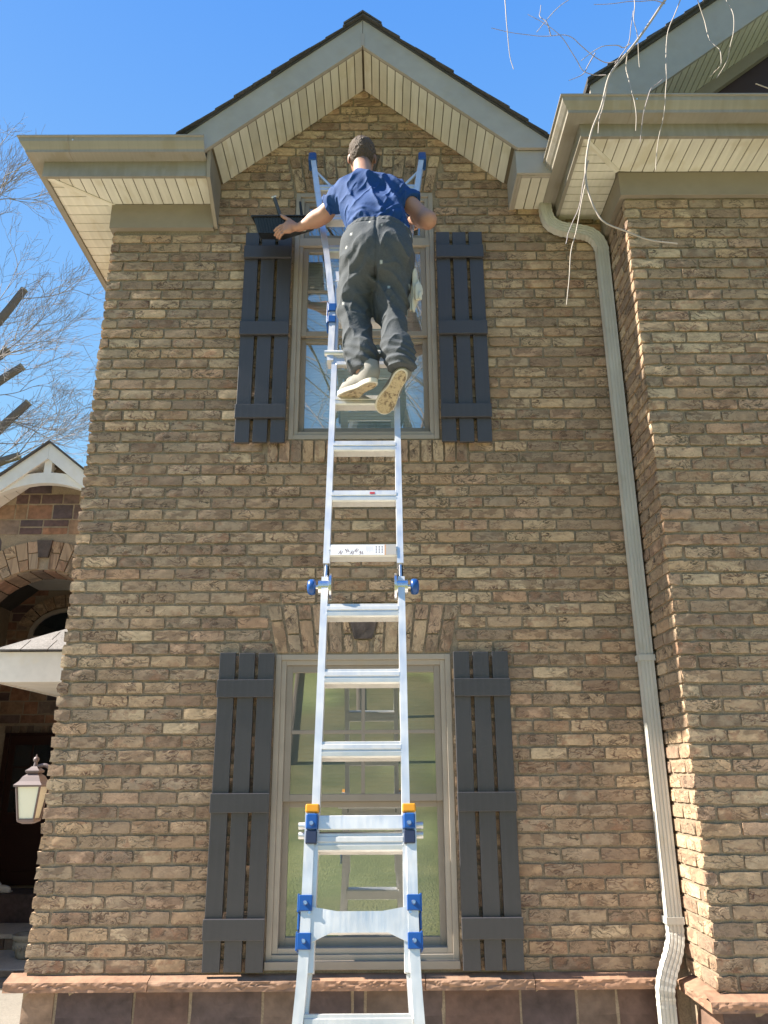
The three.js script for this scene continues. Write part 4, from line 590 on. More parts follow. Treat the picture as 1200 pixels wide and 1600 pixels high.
// ---------- the ladder, in its own axes: x across, s along, n out from the wall
const LA = 74.5 * Math.PI / 180, LO = new THREE.Vector3(-0.083, 1.25, 1.45), LU = new THREE.Vector3(0, Math.sin(LA), -Math.cos(LA)), LN = new THREE.Vector3(0, Math.cos(LA), Math.sin(LA));
const LM = new THREE.Matrix4().makeBasis(new THREE.Vector3(1, 0, 0), LU, LN).setPosition(LO);
{
  const base = LO.clone().addScaledVector(LU, -1.295), L = thing('ladder', 'aluminium folding ladder with blue clips leaning against the wall', 'ladder', base.toArray());
  const la = (name, g, mat, opt) => add(L, name, g.applyMatrix4(LM), mat, opt);
  const lb = (x0, x1, s0, s1, n0, n1, r = 0.003) => bx(x0, x1, s0, s1, n0, n1, r);
  // rail: C-shaped section swept along points (half width, s)
  const rail = (pts, sd, w, d, fl) => { const sec = [[-w / 2, d / 2], [w / 2, d / 2], [w / 2, d / 2 - 0.003], [w / 2 - fl, d / 2 - 0.004], [w / 2 - fl, -d / 2 + 0.004], [w / 2, -d / 2 + 0.003], [w / 2, -d / 2], [-w / 2, -d / 2], [-w / 2, -d / 2 + 0.012], [-w / 2 - 0.001, 0.012 - d / 2 + 0.002], [-w / 2 - 0.001, d / 2 - 0.014], [-w / 2, d / 2 - 0.012]];
    const q = [], R = pts.map(([h, s], i) => { const a = pts[Math.max(0, i - 1)], b = pts[Math.min(pts.length - 1, i + 1)], dx = b[0] - a[0], ds = b[1] - a[1], l = Math.hypot(dx, ds); return sec.map(([u, n]) => [sd * (h + u * ds / l), s - u * dx / l, n]); });
    for (let i = 0; i < R.length - 1; i++) for (let j = 0; j < sec.length; j++) { const k = (j + 1) % sec.length; q.push(sd > 0 ? [R[i][k], R[i][j], R[i + 1][j], R[i + 1][k]] : [R[i][j], R[i][k], R[i + 1][k], R[i + 1][j]]); }
    for (const r of [R[0], R[R.length - 1]]) { q.push([r[0], r[1], r[6], r[7]]); } return quads(q); };
  const smooth = (pts) => { const c = new THREE.CatmullRomCurve3(pts.map(([a, b]) => new THREE.Vector3(a, b, 0)), false, 'centripetal'); return c.getPoints(40).map((p) => [p.x, p.y]); };
  const low = smooth([[0.285, -1.295], [0.262, -0.9], [0.232, -0.45], [0.205, -0.05], [0.193, 0.15], [0.19, 0.3], [0.19, 0.70]]), high = smooth([[0.19, 3.02], [0.19, 3.4], [0.206, 3.6], [0.228, 3.8], [0.25, 4.0], [0.278, 4.2], [0.302, 4.4], [0.328, 4.6], [0.364, 4.89]]);
  for (const sd of [-1, 1]) {
    la('rail', rail(low, sd, 0.036, 0.075, 0.028), M.alu); la('rail', rail(high, sd, 0.034, 0.07, 0.026), M.alu);
    la('rail', rail([[0.171, 0.15], [0.171, 1.69]], sd, 0.030, 0.058, 0.022), M.alu); la('rail', rail([[0.168, 1.76], [0.168, 3.75]], sd, 0.029, 0.056, 0.022), M.alu);
    la('stiffener', rail(smooth([[0.262, -1.29], [0.232, -0.9], [0.205, -0.45], [0.183, -0.05], [0.172, 0.15]]), sd, 0.02, 0.02, 0.01), M.alu);
    // hinge with its blue knob
    const h = sd * 0.168, hg = la('hinge', clean([lb(h - 0.006, h + 0.006, 1.66, 1.80, -0.022, 0.022), cyl([h - sd * 0.028, 1.652, 0], [h - sd * 0.018, 1.652, 0], 0.062, 0.062, 24), cyl([h - sd * 0.018, 1.652, 0], [h + sd * 0.032, 1.652, 0], 0.034, 0.034, 16), cyl([h + sd * 0.02, 1.652, 0], [h + sd * 0.055, 1.652, 0], 0.010, 0.010, 10)]), M.steel);
    la('hinge_gap', lb(h - 0.012, h + 0.012, 1.695, 1.755, -0.02, 0.02), M.black);
    la('knob', new THREE.LatheGeometry([[0.001, 0], [0.026, 0], [0.034, 0.004], [0.036, 0.012], [0.036, 0.024], [0.030, 0.034], [0.012, 0.038], [0.001, 0.038]].map((p) => new THREE.Vector2(...p)), 20).rotateZ(-sd * Math.PI / 2).translate(h + sd * 0.045, 1.652, 0), M.bluePlastic);
    // lock with orange tab at the lower bar
    la('lock_tab', lb(sd * 0.182 - 0.026, sd * 0.182 + 0.026, 0.672, 0.704, -0.02, 0.046, 0.006), M.orangePlastic); la('lock', lb(sd * 0.182 - 0.022, sd * 0.182 + 0.022, 0.612, 0.668, -0.03, 0.050, 0.006), M.bluePlastic); la('lock_base', lb(sd * 0.182 - 0.021, sd * 0.182 + 0.021, 0.562, 0.610, -0.03, 0.046, 0.004), M.navy); la('bolt', cyl([sd * 0.182, 0.632, 0.050], [sd * 0.182, 0.632, 0.058], 0.010, 0.007, 12), M.steel);
    // clips round the outer rails
    for (const s of [0.365, 0.245]) { la('clip', clean([lb(sd * 0.192 - 0.024, sd * 0.192 + 0.024, s - 0.026, s + 0.026, 0.032, 0.045), lb(sd * 0.217 - 0.004, sd * 0.217 + 0.004, s - 0.03, s + 0.03, -0.045, 0.044)]), M.bluePlastic); la('bolt', cyl([sd * 0.192, s, 0.045], [sd * 0.192, s, 0.052], 0.009, 0.006, 12), M.steel); }
    la('clip_plate', lb(sd * 0.2145 - 0.0045, sd * 0.2145 + 0.0045, 0.28, 0.335, -0.045, 0.03), M.bluePlastic); 
    la('clip', clean([lb(sd * 0.191 - 0.022, sd * 0.191 + 0.022, 3.40, 3.46, 0.030, 0.043), lb(sd * 0.191 - 0.022, sd * 0.191 + 0.022, 3.31, 3.36, 0.030, 0.043), lb(sd * 0.216 - 0.005, sd * 0.216 + 0.005, 3.30, 3.47, -0.04, 0.042)]), M.bluePlastic);
    // rubber feet at both ends, braces by the top rungs
    la('rubber_foot', lb(sd * 0.369 - 0.027, sd * 0.369 + 0.027, 4.86, 4.945, -0.05, 0.045, 0.012).translate(0, 0, 0), M.bluePlastic); la('rubber_foot', lb(sd * 0.285 - 0.03, sd * 0.285 + 0.03, -1.325, -1.27, -0.05, 0.05, 0.008), M.black);
    la('brace', cyl([sd * 0.338, 4.76, 0.012], [sd * 0.225, 4.585, 0.012], 0.010, 0.010, 8), M.alu); la('brace', cyl([sd * 0.26, -0.98, 0.02], [sd * 0.10, -0.90, 0.02], 0.009, 0.009, 8), M.alu);
  }
  // rungs: a ribbed bar with flat tread
  const rungProfile = [[-0.014, 0.018], [-0.010, 0.024], [0.002, 0.026], [0.004, 0.0225], [0.010, 0.0225], [0.012, 0.026], [0.024, 0.026], [0.0265, 0.0225], [0.034, 0.0225], [0.036, 0.019], [0.036, -0.02], [0.03, -0.024], [-0.012, -0.024], [-0.016, -0.018]].map(([u, n]) => [u * 1.3 - 0.002, n * 1.15]);
  const rung = (s, half) => { const q = [], R = [-half, half].map((x) => rungProfile.map(([u, n]) => [x, s - 0.012 + u, n])); for (let j = 0; j < rungProfile.length; j++) { const k = (j + 1) % rungProfile.length; q.push([R[0][j], R[1][j], R[1][k], R[0][k]]); } for (let j = 1; j < rungProfile.length - 1; j++) q.push([R[0][0], R[0][j], R[0][j + 1], R[0][0]], [R[1][0], R[1][j + 1], R[1][j], R[1][0]]); return quads(q); };
  const hx = (s) => { const a = s > 3.02 ? high : low; for (let i = 0; i < a.length - 1; i++) if (s >= a[i][1] && s <= a[i + 1][1]) return mix(a[i][0], a[i + 1][0], (s - a[i][1]) / (a[i + 1][1] - a[i][1])); return 0.19; };
  const sp = 0.3048;
  for (let k = 3; k <= 11; k++) { if (k === 10) continue; const r = la('rung', rung(k * sp, 0.156), M.aluSoft); if (k === 7) add(r, 'sticker', lb(0.028, 0.052, k * sp + 0.006, k * sp + 0.018, 0.0302, 0.0312, 0.0003).applyMatrix4(LM), std(0.45, 0.05, 0.06, 0.5)); if (k === 6) {
    const cv = document.createElement('canvas'); cv.width = 1024; cv.height = 256; const c = cv.getContext('2d'); c.fillStyle = '#f1eff4'; c.fillRect(0, 0, 1024, 256); c.strokeStyle = '#4a2a2c'; c.fillStyle = '#4a2a2c'; c.lineWidth = 9;
    for (const [x, y, r] of [[150, 190, 0.3], [250, 150, -0.4], [330, 195, 0.2], [395, 140, 0.5], [470, 200, -0.2]]) { c.save(); c.translate(x, y); c.rotate(r); c.beginPath(); c.arc(0, -34, 11, 0, 7); c.fill(); c.beginPath(); c.moveTo(0, -22); c.lineTo(0, 12); c.lineTo(-22, 44); c.moveTo(0, 12); c.lineTo(24, 40); c.moveTo(-24, -8); c.lineTo(22, 4); c.moveTo(30, -40); c.lineTo(30, 44); c.stroke(); c.restore(); }
    c.strokeStyle = 'rgba(90,80,95,0.55)'; c.lineWidth = 4; for (let i = 0; i < 7; i++) { c.beginPath(); c.moveTo(560 + i * 17, 40); c.lineTo(560 + i * 17, 150 + (i * 37) % 60); c.stroke(); }
    c.fillStyle = '#6a6270'; for (let i = 0; i < 3; i++) for (let j = 0; j < 5; j++) c.fillRect(705 + i * 46, 36 + j * 38, 20, 24); c.fillStyle = '#d2a079'; c.fillRect(842, 0, 22, 256); c.fillStyle = '#b9b2ad'; c.fillRect(864, 0, 160, 256);
    const t = new THREE.CanvasTexture(cv); t.colorSpace = THREE.SRGBColorSpace; const g = new THREE.BoxGeometry(0.30, 0.054, 0.0012).translate(0.0, k * sp - 0.002, 0.0322), lm = std(0.85, 0.85, 0.85, 0.45, { map: t }); add(r, 'sticker', g.applyMatrix4(LM), lm, { label: 'white printed sticker' }); } }
  { const k = 10, half = 0.175; la('rung', rung(k * sp, 0.156), M.aluSoft); }
  for (const k of [12, 13, 14, 15]) la('rung', rung(k * sp, hx(k * sp) - 0.012), M.aluSoft);
  for (const k of [0, -1, -2, -3]) la('rung', clean([rung(k * sp, hx(k * sp) - 0.02)]), M.aluSoft);
  la('rung', rung(2 * sp - 0.04, 0.158), M.aluSoft);
  // lower rung with splayed gusset ends
  for (const [k, up] of [[1, 1]]) { const s = k * sp; const sh = [[-0.195, -0.062], [-0.165, -0.062], [-0.10, -0.034], [0.10, -0.034], [0.165, -0.062], [0.195, -0.062], [0.195, 0.048], [0.165, 0.048], [0.08, 0.034], [-0.08, 0.034], [-0.165, 0.048], [-0.195, 0.048]].map(([x, y]) => [x, s + y]); la('rung', clean([extrude(sh, 0.028, 0.034), rung(s, 0.17)]), M.alu); for (const sd of [-1, 1]) for (const y of [-0.042, 0.03]) la('bolt', cyl([sd * 0.178, s + y, 0.034], [sd * 0.178, s + y, 0.04], 0.008, 0.006, 10), M.steel); }
  // stabiliser bars that stick out past the rails
  for (const s of [0.637, 0.606]) la('cross_bar', cyl([-0.236, s, -0.030 + (s > 0.62 ? 0.012 : -0.004)], [0.236, s, -0.030 + (s > 0.62 ? 0.012 : -0.004)], 0.013, 0.013, 14), M.alu);
  la('cross_bar', lb(-0.16, 0.16, 0.612, 0.664, 0.018, 0.034, 0.004), M.alu);
  la('cross_bar', clean([cyl([-0.222, 3.075, 0.03], [0.222, 3.075, 0.03], 0.017, 0.017, 14), lb(-0.16, 0.16, 2.99, 3.035, 0.0, 0.03, 0.004)]), M.alu);
}

// ---------- bare trees
function branchy(root, pos, opt) {                              // pos: base; grows a trunk with limbs and twigs
  const trunk = [], limbs = [], twigs = [];
  const grow = (p, d, len, r, depth) => {
    const pts = [p.toArray()], dir = d.clone(), n = depth > 2 ? 4 : 5; let q = p.clone();
    for (let i = 0; i < n; i++) { dir.add(new THREE.Vector3(rr(-1, 1), rr(-0.5, 1) * (opt.up ?? 0.5), rr(-1, 1)).multiplyScalar(depth ? 0.22 : 0.08)).normalize(); q = q.clone().addScaledVector(dir, len / n); pts.push(q.toArray()); if (depth < opt.depth && i > (depth ? 0 : 1)) { const m = depth ? (rnd() < 0.85 ? 1 : 2) : 2; for (let k = 0; k < m; k++) { const a = rr(0, 6.2832), b = rr(0.5, 1.0), e = new THREE.Vector3(Math.cos(a), 0.15, Math.sin(a)), nd = dir.clone().multiplyScalar(Math.cos(b)).addScaledVector(e, Math.sin(b)).normalize(); grow(q, nd, len * rr(0.5, 0.72), r * (1 - i / n * 0.6) * 0.55, depth + 1); } } }
    const seg = depth === 0 ? 10 : depth === 1 ? 6 : depth < 4 ? 4 : 3; (depth === 0 ? trunk : depth < 2 ? limbs : twigs).push(tube(pts, (t) => Math.max(opt.min, r * (1 - 0.75 * t)), seg, depth > 2 ? 4 : 8));
  };
  grow(new THREE.Vector3(...pos), new THREE.Vector3(...(opt.dir ?? [0, 1, 0])).normalize(), opt.h, opt.r, 0);
  add(root, 'trunk', clean(trunk), M.bark); add(root, 'limbs', clean(limbs), M.bark); add(root, 'twigs', clean(twigs), M.twig, { kind: 'stuff' });
}
{ // pruned tree at the left edge
  const root = thing('bare_tree', 'bare tree with sawn-off limbs and fine twigs at the left edge against the sky', 'tree', [-8.9, 0, -9.6]);
  add(root, 'trunk', tube([[-8.9, 0, -9.6], [-8.85, 3, -9.6], [-8.8, 6, -9.55], [-8.75, 9, -9.5], [-8.7, 12, -9.5], [-8.5, 15.5, -9.5]], (t) => 0.30 * (1 - 0.72 * t), 12, 30), M.bark);
  const limbs = [[[-8.75, 8.7, -9.5], [-8.29, 9.88, -9.5], [-7.66, 10.74, -9.5], [-7.26, 11.46, -9.5]], [[-8.8, 7.6, -9.5], [-8.11, 8.77, -9.5], [-7.46, 9.38, -9.5], [-7.05, 9.70, -9.5]], [[-8.8, 6.6, -9.5], [-7.82, 7.70, -9.5], [-7.31, 8.36, -9.5], [-6.83, 8.92, -9.5]], [[-8.7, 8.9, -9.5], [-8.24, 9.6, -9.5], [-7.54, 9.93, -9.5], [-7.41, 10.09, -9.5]], [[-8.8, 6.2, -9.5], [-7.86, 7.18, -9.5], [-7.21, 7.67, -9.5], [-6.86, 7.80, -9.5]]];
  const tw = [];
  const sprout = (p, d, len, r, depth) => { const pts = [p.toArray()], dir = d.clone(); let q = p.clone(); const n = 5; for (let i = 0; i < n; i++) { dir.add(new THREE.Vector3(rr(-0.7, 1), rr(-0.6, 0.8), rr(-0.8, 0.8)).multiplyScalar(0.26)).normalize(); q = q.clone().addScaledVector(dir, len / n); pts.push(q.toArray()); if (depth < 3 && i > 0) { const m = rnd() < 0.15 ? 2 : 1; for (let k = 0; k < m; k++) sprout(q, dir.clone().add(new THREE.Vector3(rr(-0.9, 1), rr(-0.8, 1), rr(-0.9, 0.9)).multiplyScalar(0.75)).normalize(), len * rr(0.45, 0.68), r * 0.55, depth + 1); } } tw.push(tube(pts, (t) => Math.max(0.0028, r * (1 - 0.7 * t)), depth > 1 ? 3 : 5, depth > 1 ? 5 : 9)); };
  for (const l of limbs) { const lb2 = add(root, 'limb', tube(l, (t) => 0.115 * (1 - 0.35 * t), 9, 18), M.bark); const e = new THREE.Vector3(...l[3]), pdir = e.clone().sub(new THREE.Vector3(...l[2])).normalize(); add(lb2, 'sawn_end', cyl(e.clone().addScaledVector(pdir, -0.03).toArray(), e.clone().addScaledVector(pdir, 0.004).toArray(), 0.078, 0.074, 12), M.cutWood);
    for (let k = 0; k < 4; k++) { const t = rr(0.25, 0.98), a = new THREE.CatmullRomCurve3(l.map((p) => new THREE.Vector3(...p))).getPoint(t); sprout(a, new THREE.Vector3(rr(0.1, 1), rr(-0.25, 1), rr(-0.6, 0.6)).normalize(), rr(0.8, 1.5), 0.013, 0); } }
  for (let k = 0; k < 6; k++) { const y = rr(9, 15.0); sprout(new THREE.Vector3(-8.7, y, -9.5), new THREE.Vector3(rr(0.5, 1), rr(0, 0.8), rr(-0.5, 0.5)).normalize(), rr(1.2, y > 12 ? 1.3 : 2.2), 0.018, 0); }
  for (let k = 0; k < 3; k++) { const y = rr(6, 9); sprout(new THREE.Vector3(-8.3, y, -9.5), new THREE.Vector3(rr(0.5, 1), rr(0, 0.7), rr(-0.5, 0.5)).normalize(), rr(1.0, 1.7), 0.014, 0); }
  add(root, 'twigs', clean(tw), M.twig, { kind: 'stuff' });
}
{ // the tree whose branch hangs down in front of the wing; its trunk stands to the right of the camera
  const root = thing('overhanging_tree', 'pale bare branch with thin twigs hanging in front of the gutter at upper right', 'tree', [5.2, 0, 3.6]);
  add(root, 'trunk', tube([[5.2, 0, 3.6], [5.15, 2.5, 3.5], [5.0, 5, 3.4], [4.9, 8, 3.3]], (t) => 0.17 * (1 - 0.6 * t), 12, 24), M.bark);
  add(root, 'limb', tube([[5.0, 5.1, 3.4], [4.2, 6.2, 2.9], [3.1, 6.7, 2.2], [2.2, 6.55, 1.7], [1.62, 6.01, 1.5]], (t) => mix(0.06, 0.0085, Math.pow(t, 0.7)), 8, 40), M.bark);
  add(root, 'hanging_branch', tube([[1.62, 6.01, 1.5], [1.44, 5.74, 1.5], [1.34, 5.58, 1.5], [1.24, 5.43, 1.5], [1.17, 5.34, 1.5], [1.11, 5.24, 1.51], [1.06, 5.07, 1.5], [1.0, 4.92, 1.5], [0.96, 4.75, 1.5], [0.95, 4.63, 1.5], [0.97, 4.5, 1.5], [1.01, 4.41, 1.5], [1.1, 4.36, 1.5], [1.21, 4.31, 1.5], [1.33, 4.29, 1.5]], (t) => mix(0.0072, 0.0034, t), 6, 90), M.twigPale);
  const T = [[[1.62, 6.0], [1.53, 5.77], [1.45, 5.58], [1.41, 5.39], [1.38, 5.21], [1.35, 5.03], [1.32, 4.9], [1.29, 4.72]], [[1.38, 5.24], [1.3, 5.15], [1.25, 5.01], [1.23, 4.87]], [[1.11, 5.24], [1.07, 5.07], [1.04, 4.98], [1.02, 4.88]], [[1.22, 5.41], [1.21, 5.25], [1.21, 5.07], [1.2, 4.9]], [[1.17, 5.35], [1.07, 5.39], [0.98, 5.44], [0.92, 5.48], [0.85, 5.51], [0.75, 5.55], [0.56, 5.58]], [[1.1, 5.26], [1.0, 5.32], [0.94, 5.42], [0.88, 5.49], [0.74, 5.63]], [[1.24, 5.46], [1.18, 5.45], [1.09, 5.41], [0.98, 5.33]], [[1.34, 5.95], [1.28, 5.77], [1.26, 5.58], [1.28, 5.47], [1.28, 5.34]], [[0.66, 5.95], [0.63, 5.77], [0.63, 5.58], [0.64, 5.45], [0.66, 5.33]], [[1.44, 5.72], [1.31, 5.7], [1.2, 5.72], [1.09, 5.75]], [[0.95, 4.63], [0.91, 4.47], [0.86, 4.28], [0.81, 3.98]], [[0.97, 4.75], [0.91, 4.5], [0.85, 4.36], [0.83, 4.29]], [[1.62, 6.0], [1.61, 5.77], [1.64, 5.64], [1.64, 5.49], [1.66, 5.39], [1.65, 5.29], [1.61, 5.26]], [[1.9, 6.4], [1.76, 5.76], [1.76, 5.62], [1.74, 5.49], [1.71, 5.37], [1.65, 5.27]], [[1.15, 5.33], [1.24, 5.49], [1.27, 5.66]], [[1.3, 6.1], [1.01, 5.77], [0.89, 5.66], [0.78, 5.53]], [[1.44, 5.74], [1.34, 5.95], [1.3, 6.1]], [[1.3, 6.1], [1.34, 5.95]], [[1.3, 6.1], [1.0, 6.08], [0.66, 5.95]], [[0.85, 5.51], [0.80, 5.62], [0.82, 5.74]], [[1.06, 5.4], [1.0, 5.3], [0.92, 5.24]]];
  for (const pts of T) { const o = []; for (let i = 0; i < pts.length; i++) { o.push([pts[i][0], pts[i][1], 1.5 + 0.03 * Math.sin(i * 1.3 + pts[0][0] * 9)]); if (i < pts.length - 1) o.push([mix(pts[i][0], pts[i + 1][0], 0.5) + rr(-0.004, 0.004), mix(pts[i][1], pts[i + 1][1], 0.5), 1.5 + 0.03 * Math.sin((i + 0.5) * 1.3 + pts[0][0] * 9)]); } o[0][2] = 1.5; add(root, 'twig', tube(o, (t) => mix(0.0028, 0.0017, t), 4, o.length * 4), rnd() < 0.5 ? M.twigPale : M.twig); }
  add(root, 'twig', tube([[4.9, 4.0, 3.2], [3.2, 2.5, 2.0], [2.2, 1.95, 1.4], [1.55, 1.85, 1.2], [1.52, 1.87, 1.2], [1.49, 1.89, 1.2]], (t) => mix(0.012, 0.003, t), 5, 50), M.twigPale);
  add(root, 'twig', tube([[4.9, 6.2, 3.2], [3.6, 5.7, 2.2], [2.6, 5.42, 1.5], [2.11, 5.48, 1.2], [2.04, 5.50, 1.2], [2.0, 5.52, 1.2]], (t) => mix(0.012, 0.0032, t), 5, 50), M.twigPale);
}
{ // trees on the lawn behind the camera, seen in the window panes
  const labels = ['bare tree mirrored in the upper window panes to the right of the painter', 'bare tree mirrored in the upper window panes to the left of the painter', 'bare tree mirrored behind the painter in the middle of the upper window', 'bare tree far up the lawn mirrored at the right edge of the upper window'];
  [[2.0, 21, 13, 0.20], [-3.1, 22, 13, 0.20], [-1.0, 28, 14, 0.22], [3.1, 30, 14, 0.2]].forEach(([x, z, h, r], i) => { const y = -0.05 + 9.5 * sstep(9, 52, z); const root = thing('bare_tree', labels[i], 'tree', [x, y, z]); branchy(root, [x, y - 0.3, z], { depth: 4, h, r, min: 0.009, up: 0.3 }); });
}

// ---------- the painter: one skin surface, clothes meshed round it
const V3 = (a) => ({ x: a[0], y: a[1], z: a[2] });
function cone(a, b, ra, rb) { const dx = b[0] - a[0], dy = b[1] - a[1], dz = b[2] - a[2], L = dx * dx + dy * dy + dz * dz; return (x, y, z) => { const px = x - a[0], py = y - a[1], pz = z - a[2], t = clamp((px * dx + py * dy + pz * dz) / L), ex = px - dx * t, ey = py - dy * t, ez = pz - dz * t; return Math.sqrt(ex * ex + ey * ey + ez * ez) - (ra + (rb - ra) * t); }; }
function ell(c, r) { const m = Math.min(...r); return (x, y, z) => { const a = (x - c[0]) / r[0], b = (y - c[1]) / r[1], d = (z - c[2]) / r[2], k0 = Math.sqrt(a * a + b * b + d * d), k1 = Math.sqrt(a * a / r[0] / r[0] + b * b / r[1] / r[1] + d * d / r[2] / r[2]); return k1 < 1e-9 ? -m : k0 * (k0 - 1) / k1; }; }
const smin = (a, b, k) => { const h = Math.max(k - Math.abs(a - b), 0) / k; return Math.min(a, b) - h * h * k * 0.25; };
const blend = (fs, k) => (x, y, z) => { let d = fs[0](x, y, z); for (let i = 1; i < fs.length; i++) d = smin(d, fs[i](x, y, z), k); return d; };
function mesh(f, lo, hi, h, color) {                               // surface nets
  const nx = Math.ceil((hi[0] - lo[0]) / h) + 1, ny = Math.ceil((hi[1] - lo[1]) / h) + 1, nz = Math.ceil((hi[2] - lo[2]) / h) + 1, F = new Float32Array(nx * ny * nz), id = (i, j, k) => i + nx * (j + ny * k);
  for (let k = 0; k < nz; k++) for (let j = 0; j < ny; j++) for (let i = 0; i < nx; i++) F[id(i, j, k)] = f(lo[0] + i * h, lo[1] + j * h, lo[2] + k * h);
  const vi = new Int32Array(nx * ny * nz).fill(-1), P = [], I = [];
  const E = [[0, 1], [2, 3], [4, 5], [6, 7], [0, 2], [1, 3], [4, 6], [5, 7], [0, 4], [1, 5], [2, 6], [3, 7]];
  for (let k = 0; k < nz - 1; k++) for (let j = 0; j < ny - 1; j++) for (let i = 0; i < nx - 1; i++) {
    const v = []; let s = 0; for (let c = 0; c < 8; c++) { v[c] = F[id(i + (c & 1), j + (c >> 1 & 1), k + (c >> 2))]; if (v[c] < 0) s++; }
    if (s === 0 || s === 8) continue; let x = 0, y = 0, z = 0, n = 0;
    for (const [a, b] of E) if (v[a] < 0 !== v[b] < 0) { const t = v[a] / (v[a] - v[b]); x += mix(a & 1, b & 1, t); y += mix(a >> 1 & 1, b >> 1 & 1, t); z += mix(a >> 2, b >> 2, t); n++; }
    vi[id(i, j, k)] = P.length / 3; P.push(lo[0] + (i + x / n) * h, lo[1] + (j + y / n) * h, lo[2] + (k + z / n) * h);
  }
  const quad = (a, b, c, d, fl) => { if (a < 0 || b < 0 || c < 0 || d < 0) return; if (fl) I.push(a, c, b, a, d, c); else I.push(a, b, c, a, c, d); };
  for (let k = 1; k < nz - 1; k++) for (let j = 1; j < ny - 1; j++) for (let i = 1; i < nx - 1; i++) {
    const a = F[id(i, j, k)] < 0;
    if (a !== F[id(i + 1, j, k)] < 0) quad(vi[id(i, j - 1, k - 1)], vi[id(i, j, k - 1)], vi[id(i, j, k)], vi[id(i, j - 1, k)], !a);
    if (a !== F[id(i, j + 1, k)] < 0) quad(vi[id(i - 1, j, k - 1)], vi[id(i - 1, j, k)], vi[id(i, j, k)], vi[id(i, j, k - 1)], !a);
    if (a !== F[id(i, j, k + 1)] < 0) quad(vi[id(i - 1, j - 1, k)], vi[id(i, j - 1, k)], vi[id(i, j, k)], vi[id(i - 1, j, k)], !a);
  }
  const n = P.length / 3, N = new Float32Array(n * 3), U = new Float32Array(n * 2), e = h * 0.6, col = color ? new Float32Array(n * 3) : null;
  for (let i = 0; i < n; i++) { const x = P[i * 3], y = P[i * 3 + 1], z = P[i * 3 + 2]; let a = f(x + e, y, z) - f(x - e, y, z), b = f(x, y + e, z) - f(x, y - e, z), c = f(x, y, z + e) - f(x, y, z - e); const l = Math.hypot(a, b, c) || 1; N[i * 3] = a / l; N[i * 3 + 1] = b / l; N[i * 3 + 2] = c / l; U[i * 2] = x + z * 0.8; U[i * 2 + 1] = y + z * 0.15; if (col) { const q = color(x, y, z); col[i * 3] = q[0]; col[i * 3 + 1] = q[1]; col[i * 3 + 2] = q[2]; } }
  const g = new THREE.BufferGeometry(); g.setAttribute('position', new THREE.Float32BufferAttribute(P, 3)); g.setAttribute('normal', new THREE.BufferAttribute(N, 3)); g.setAttribute('uv', new THREE.BufferAttribute(U, 2)); if (col) g.setAttribute('color', new THREE.BufferAttribute(col, 3)); g.setIndex(I); return g;
}
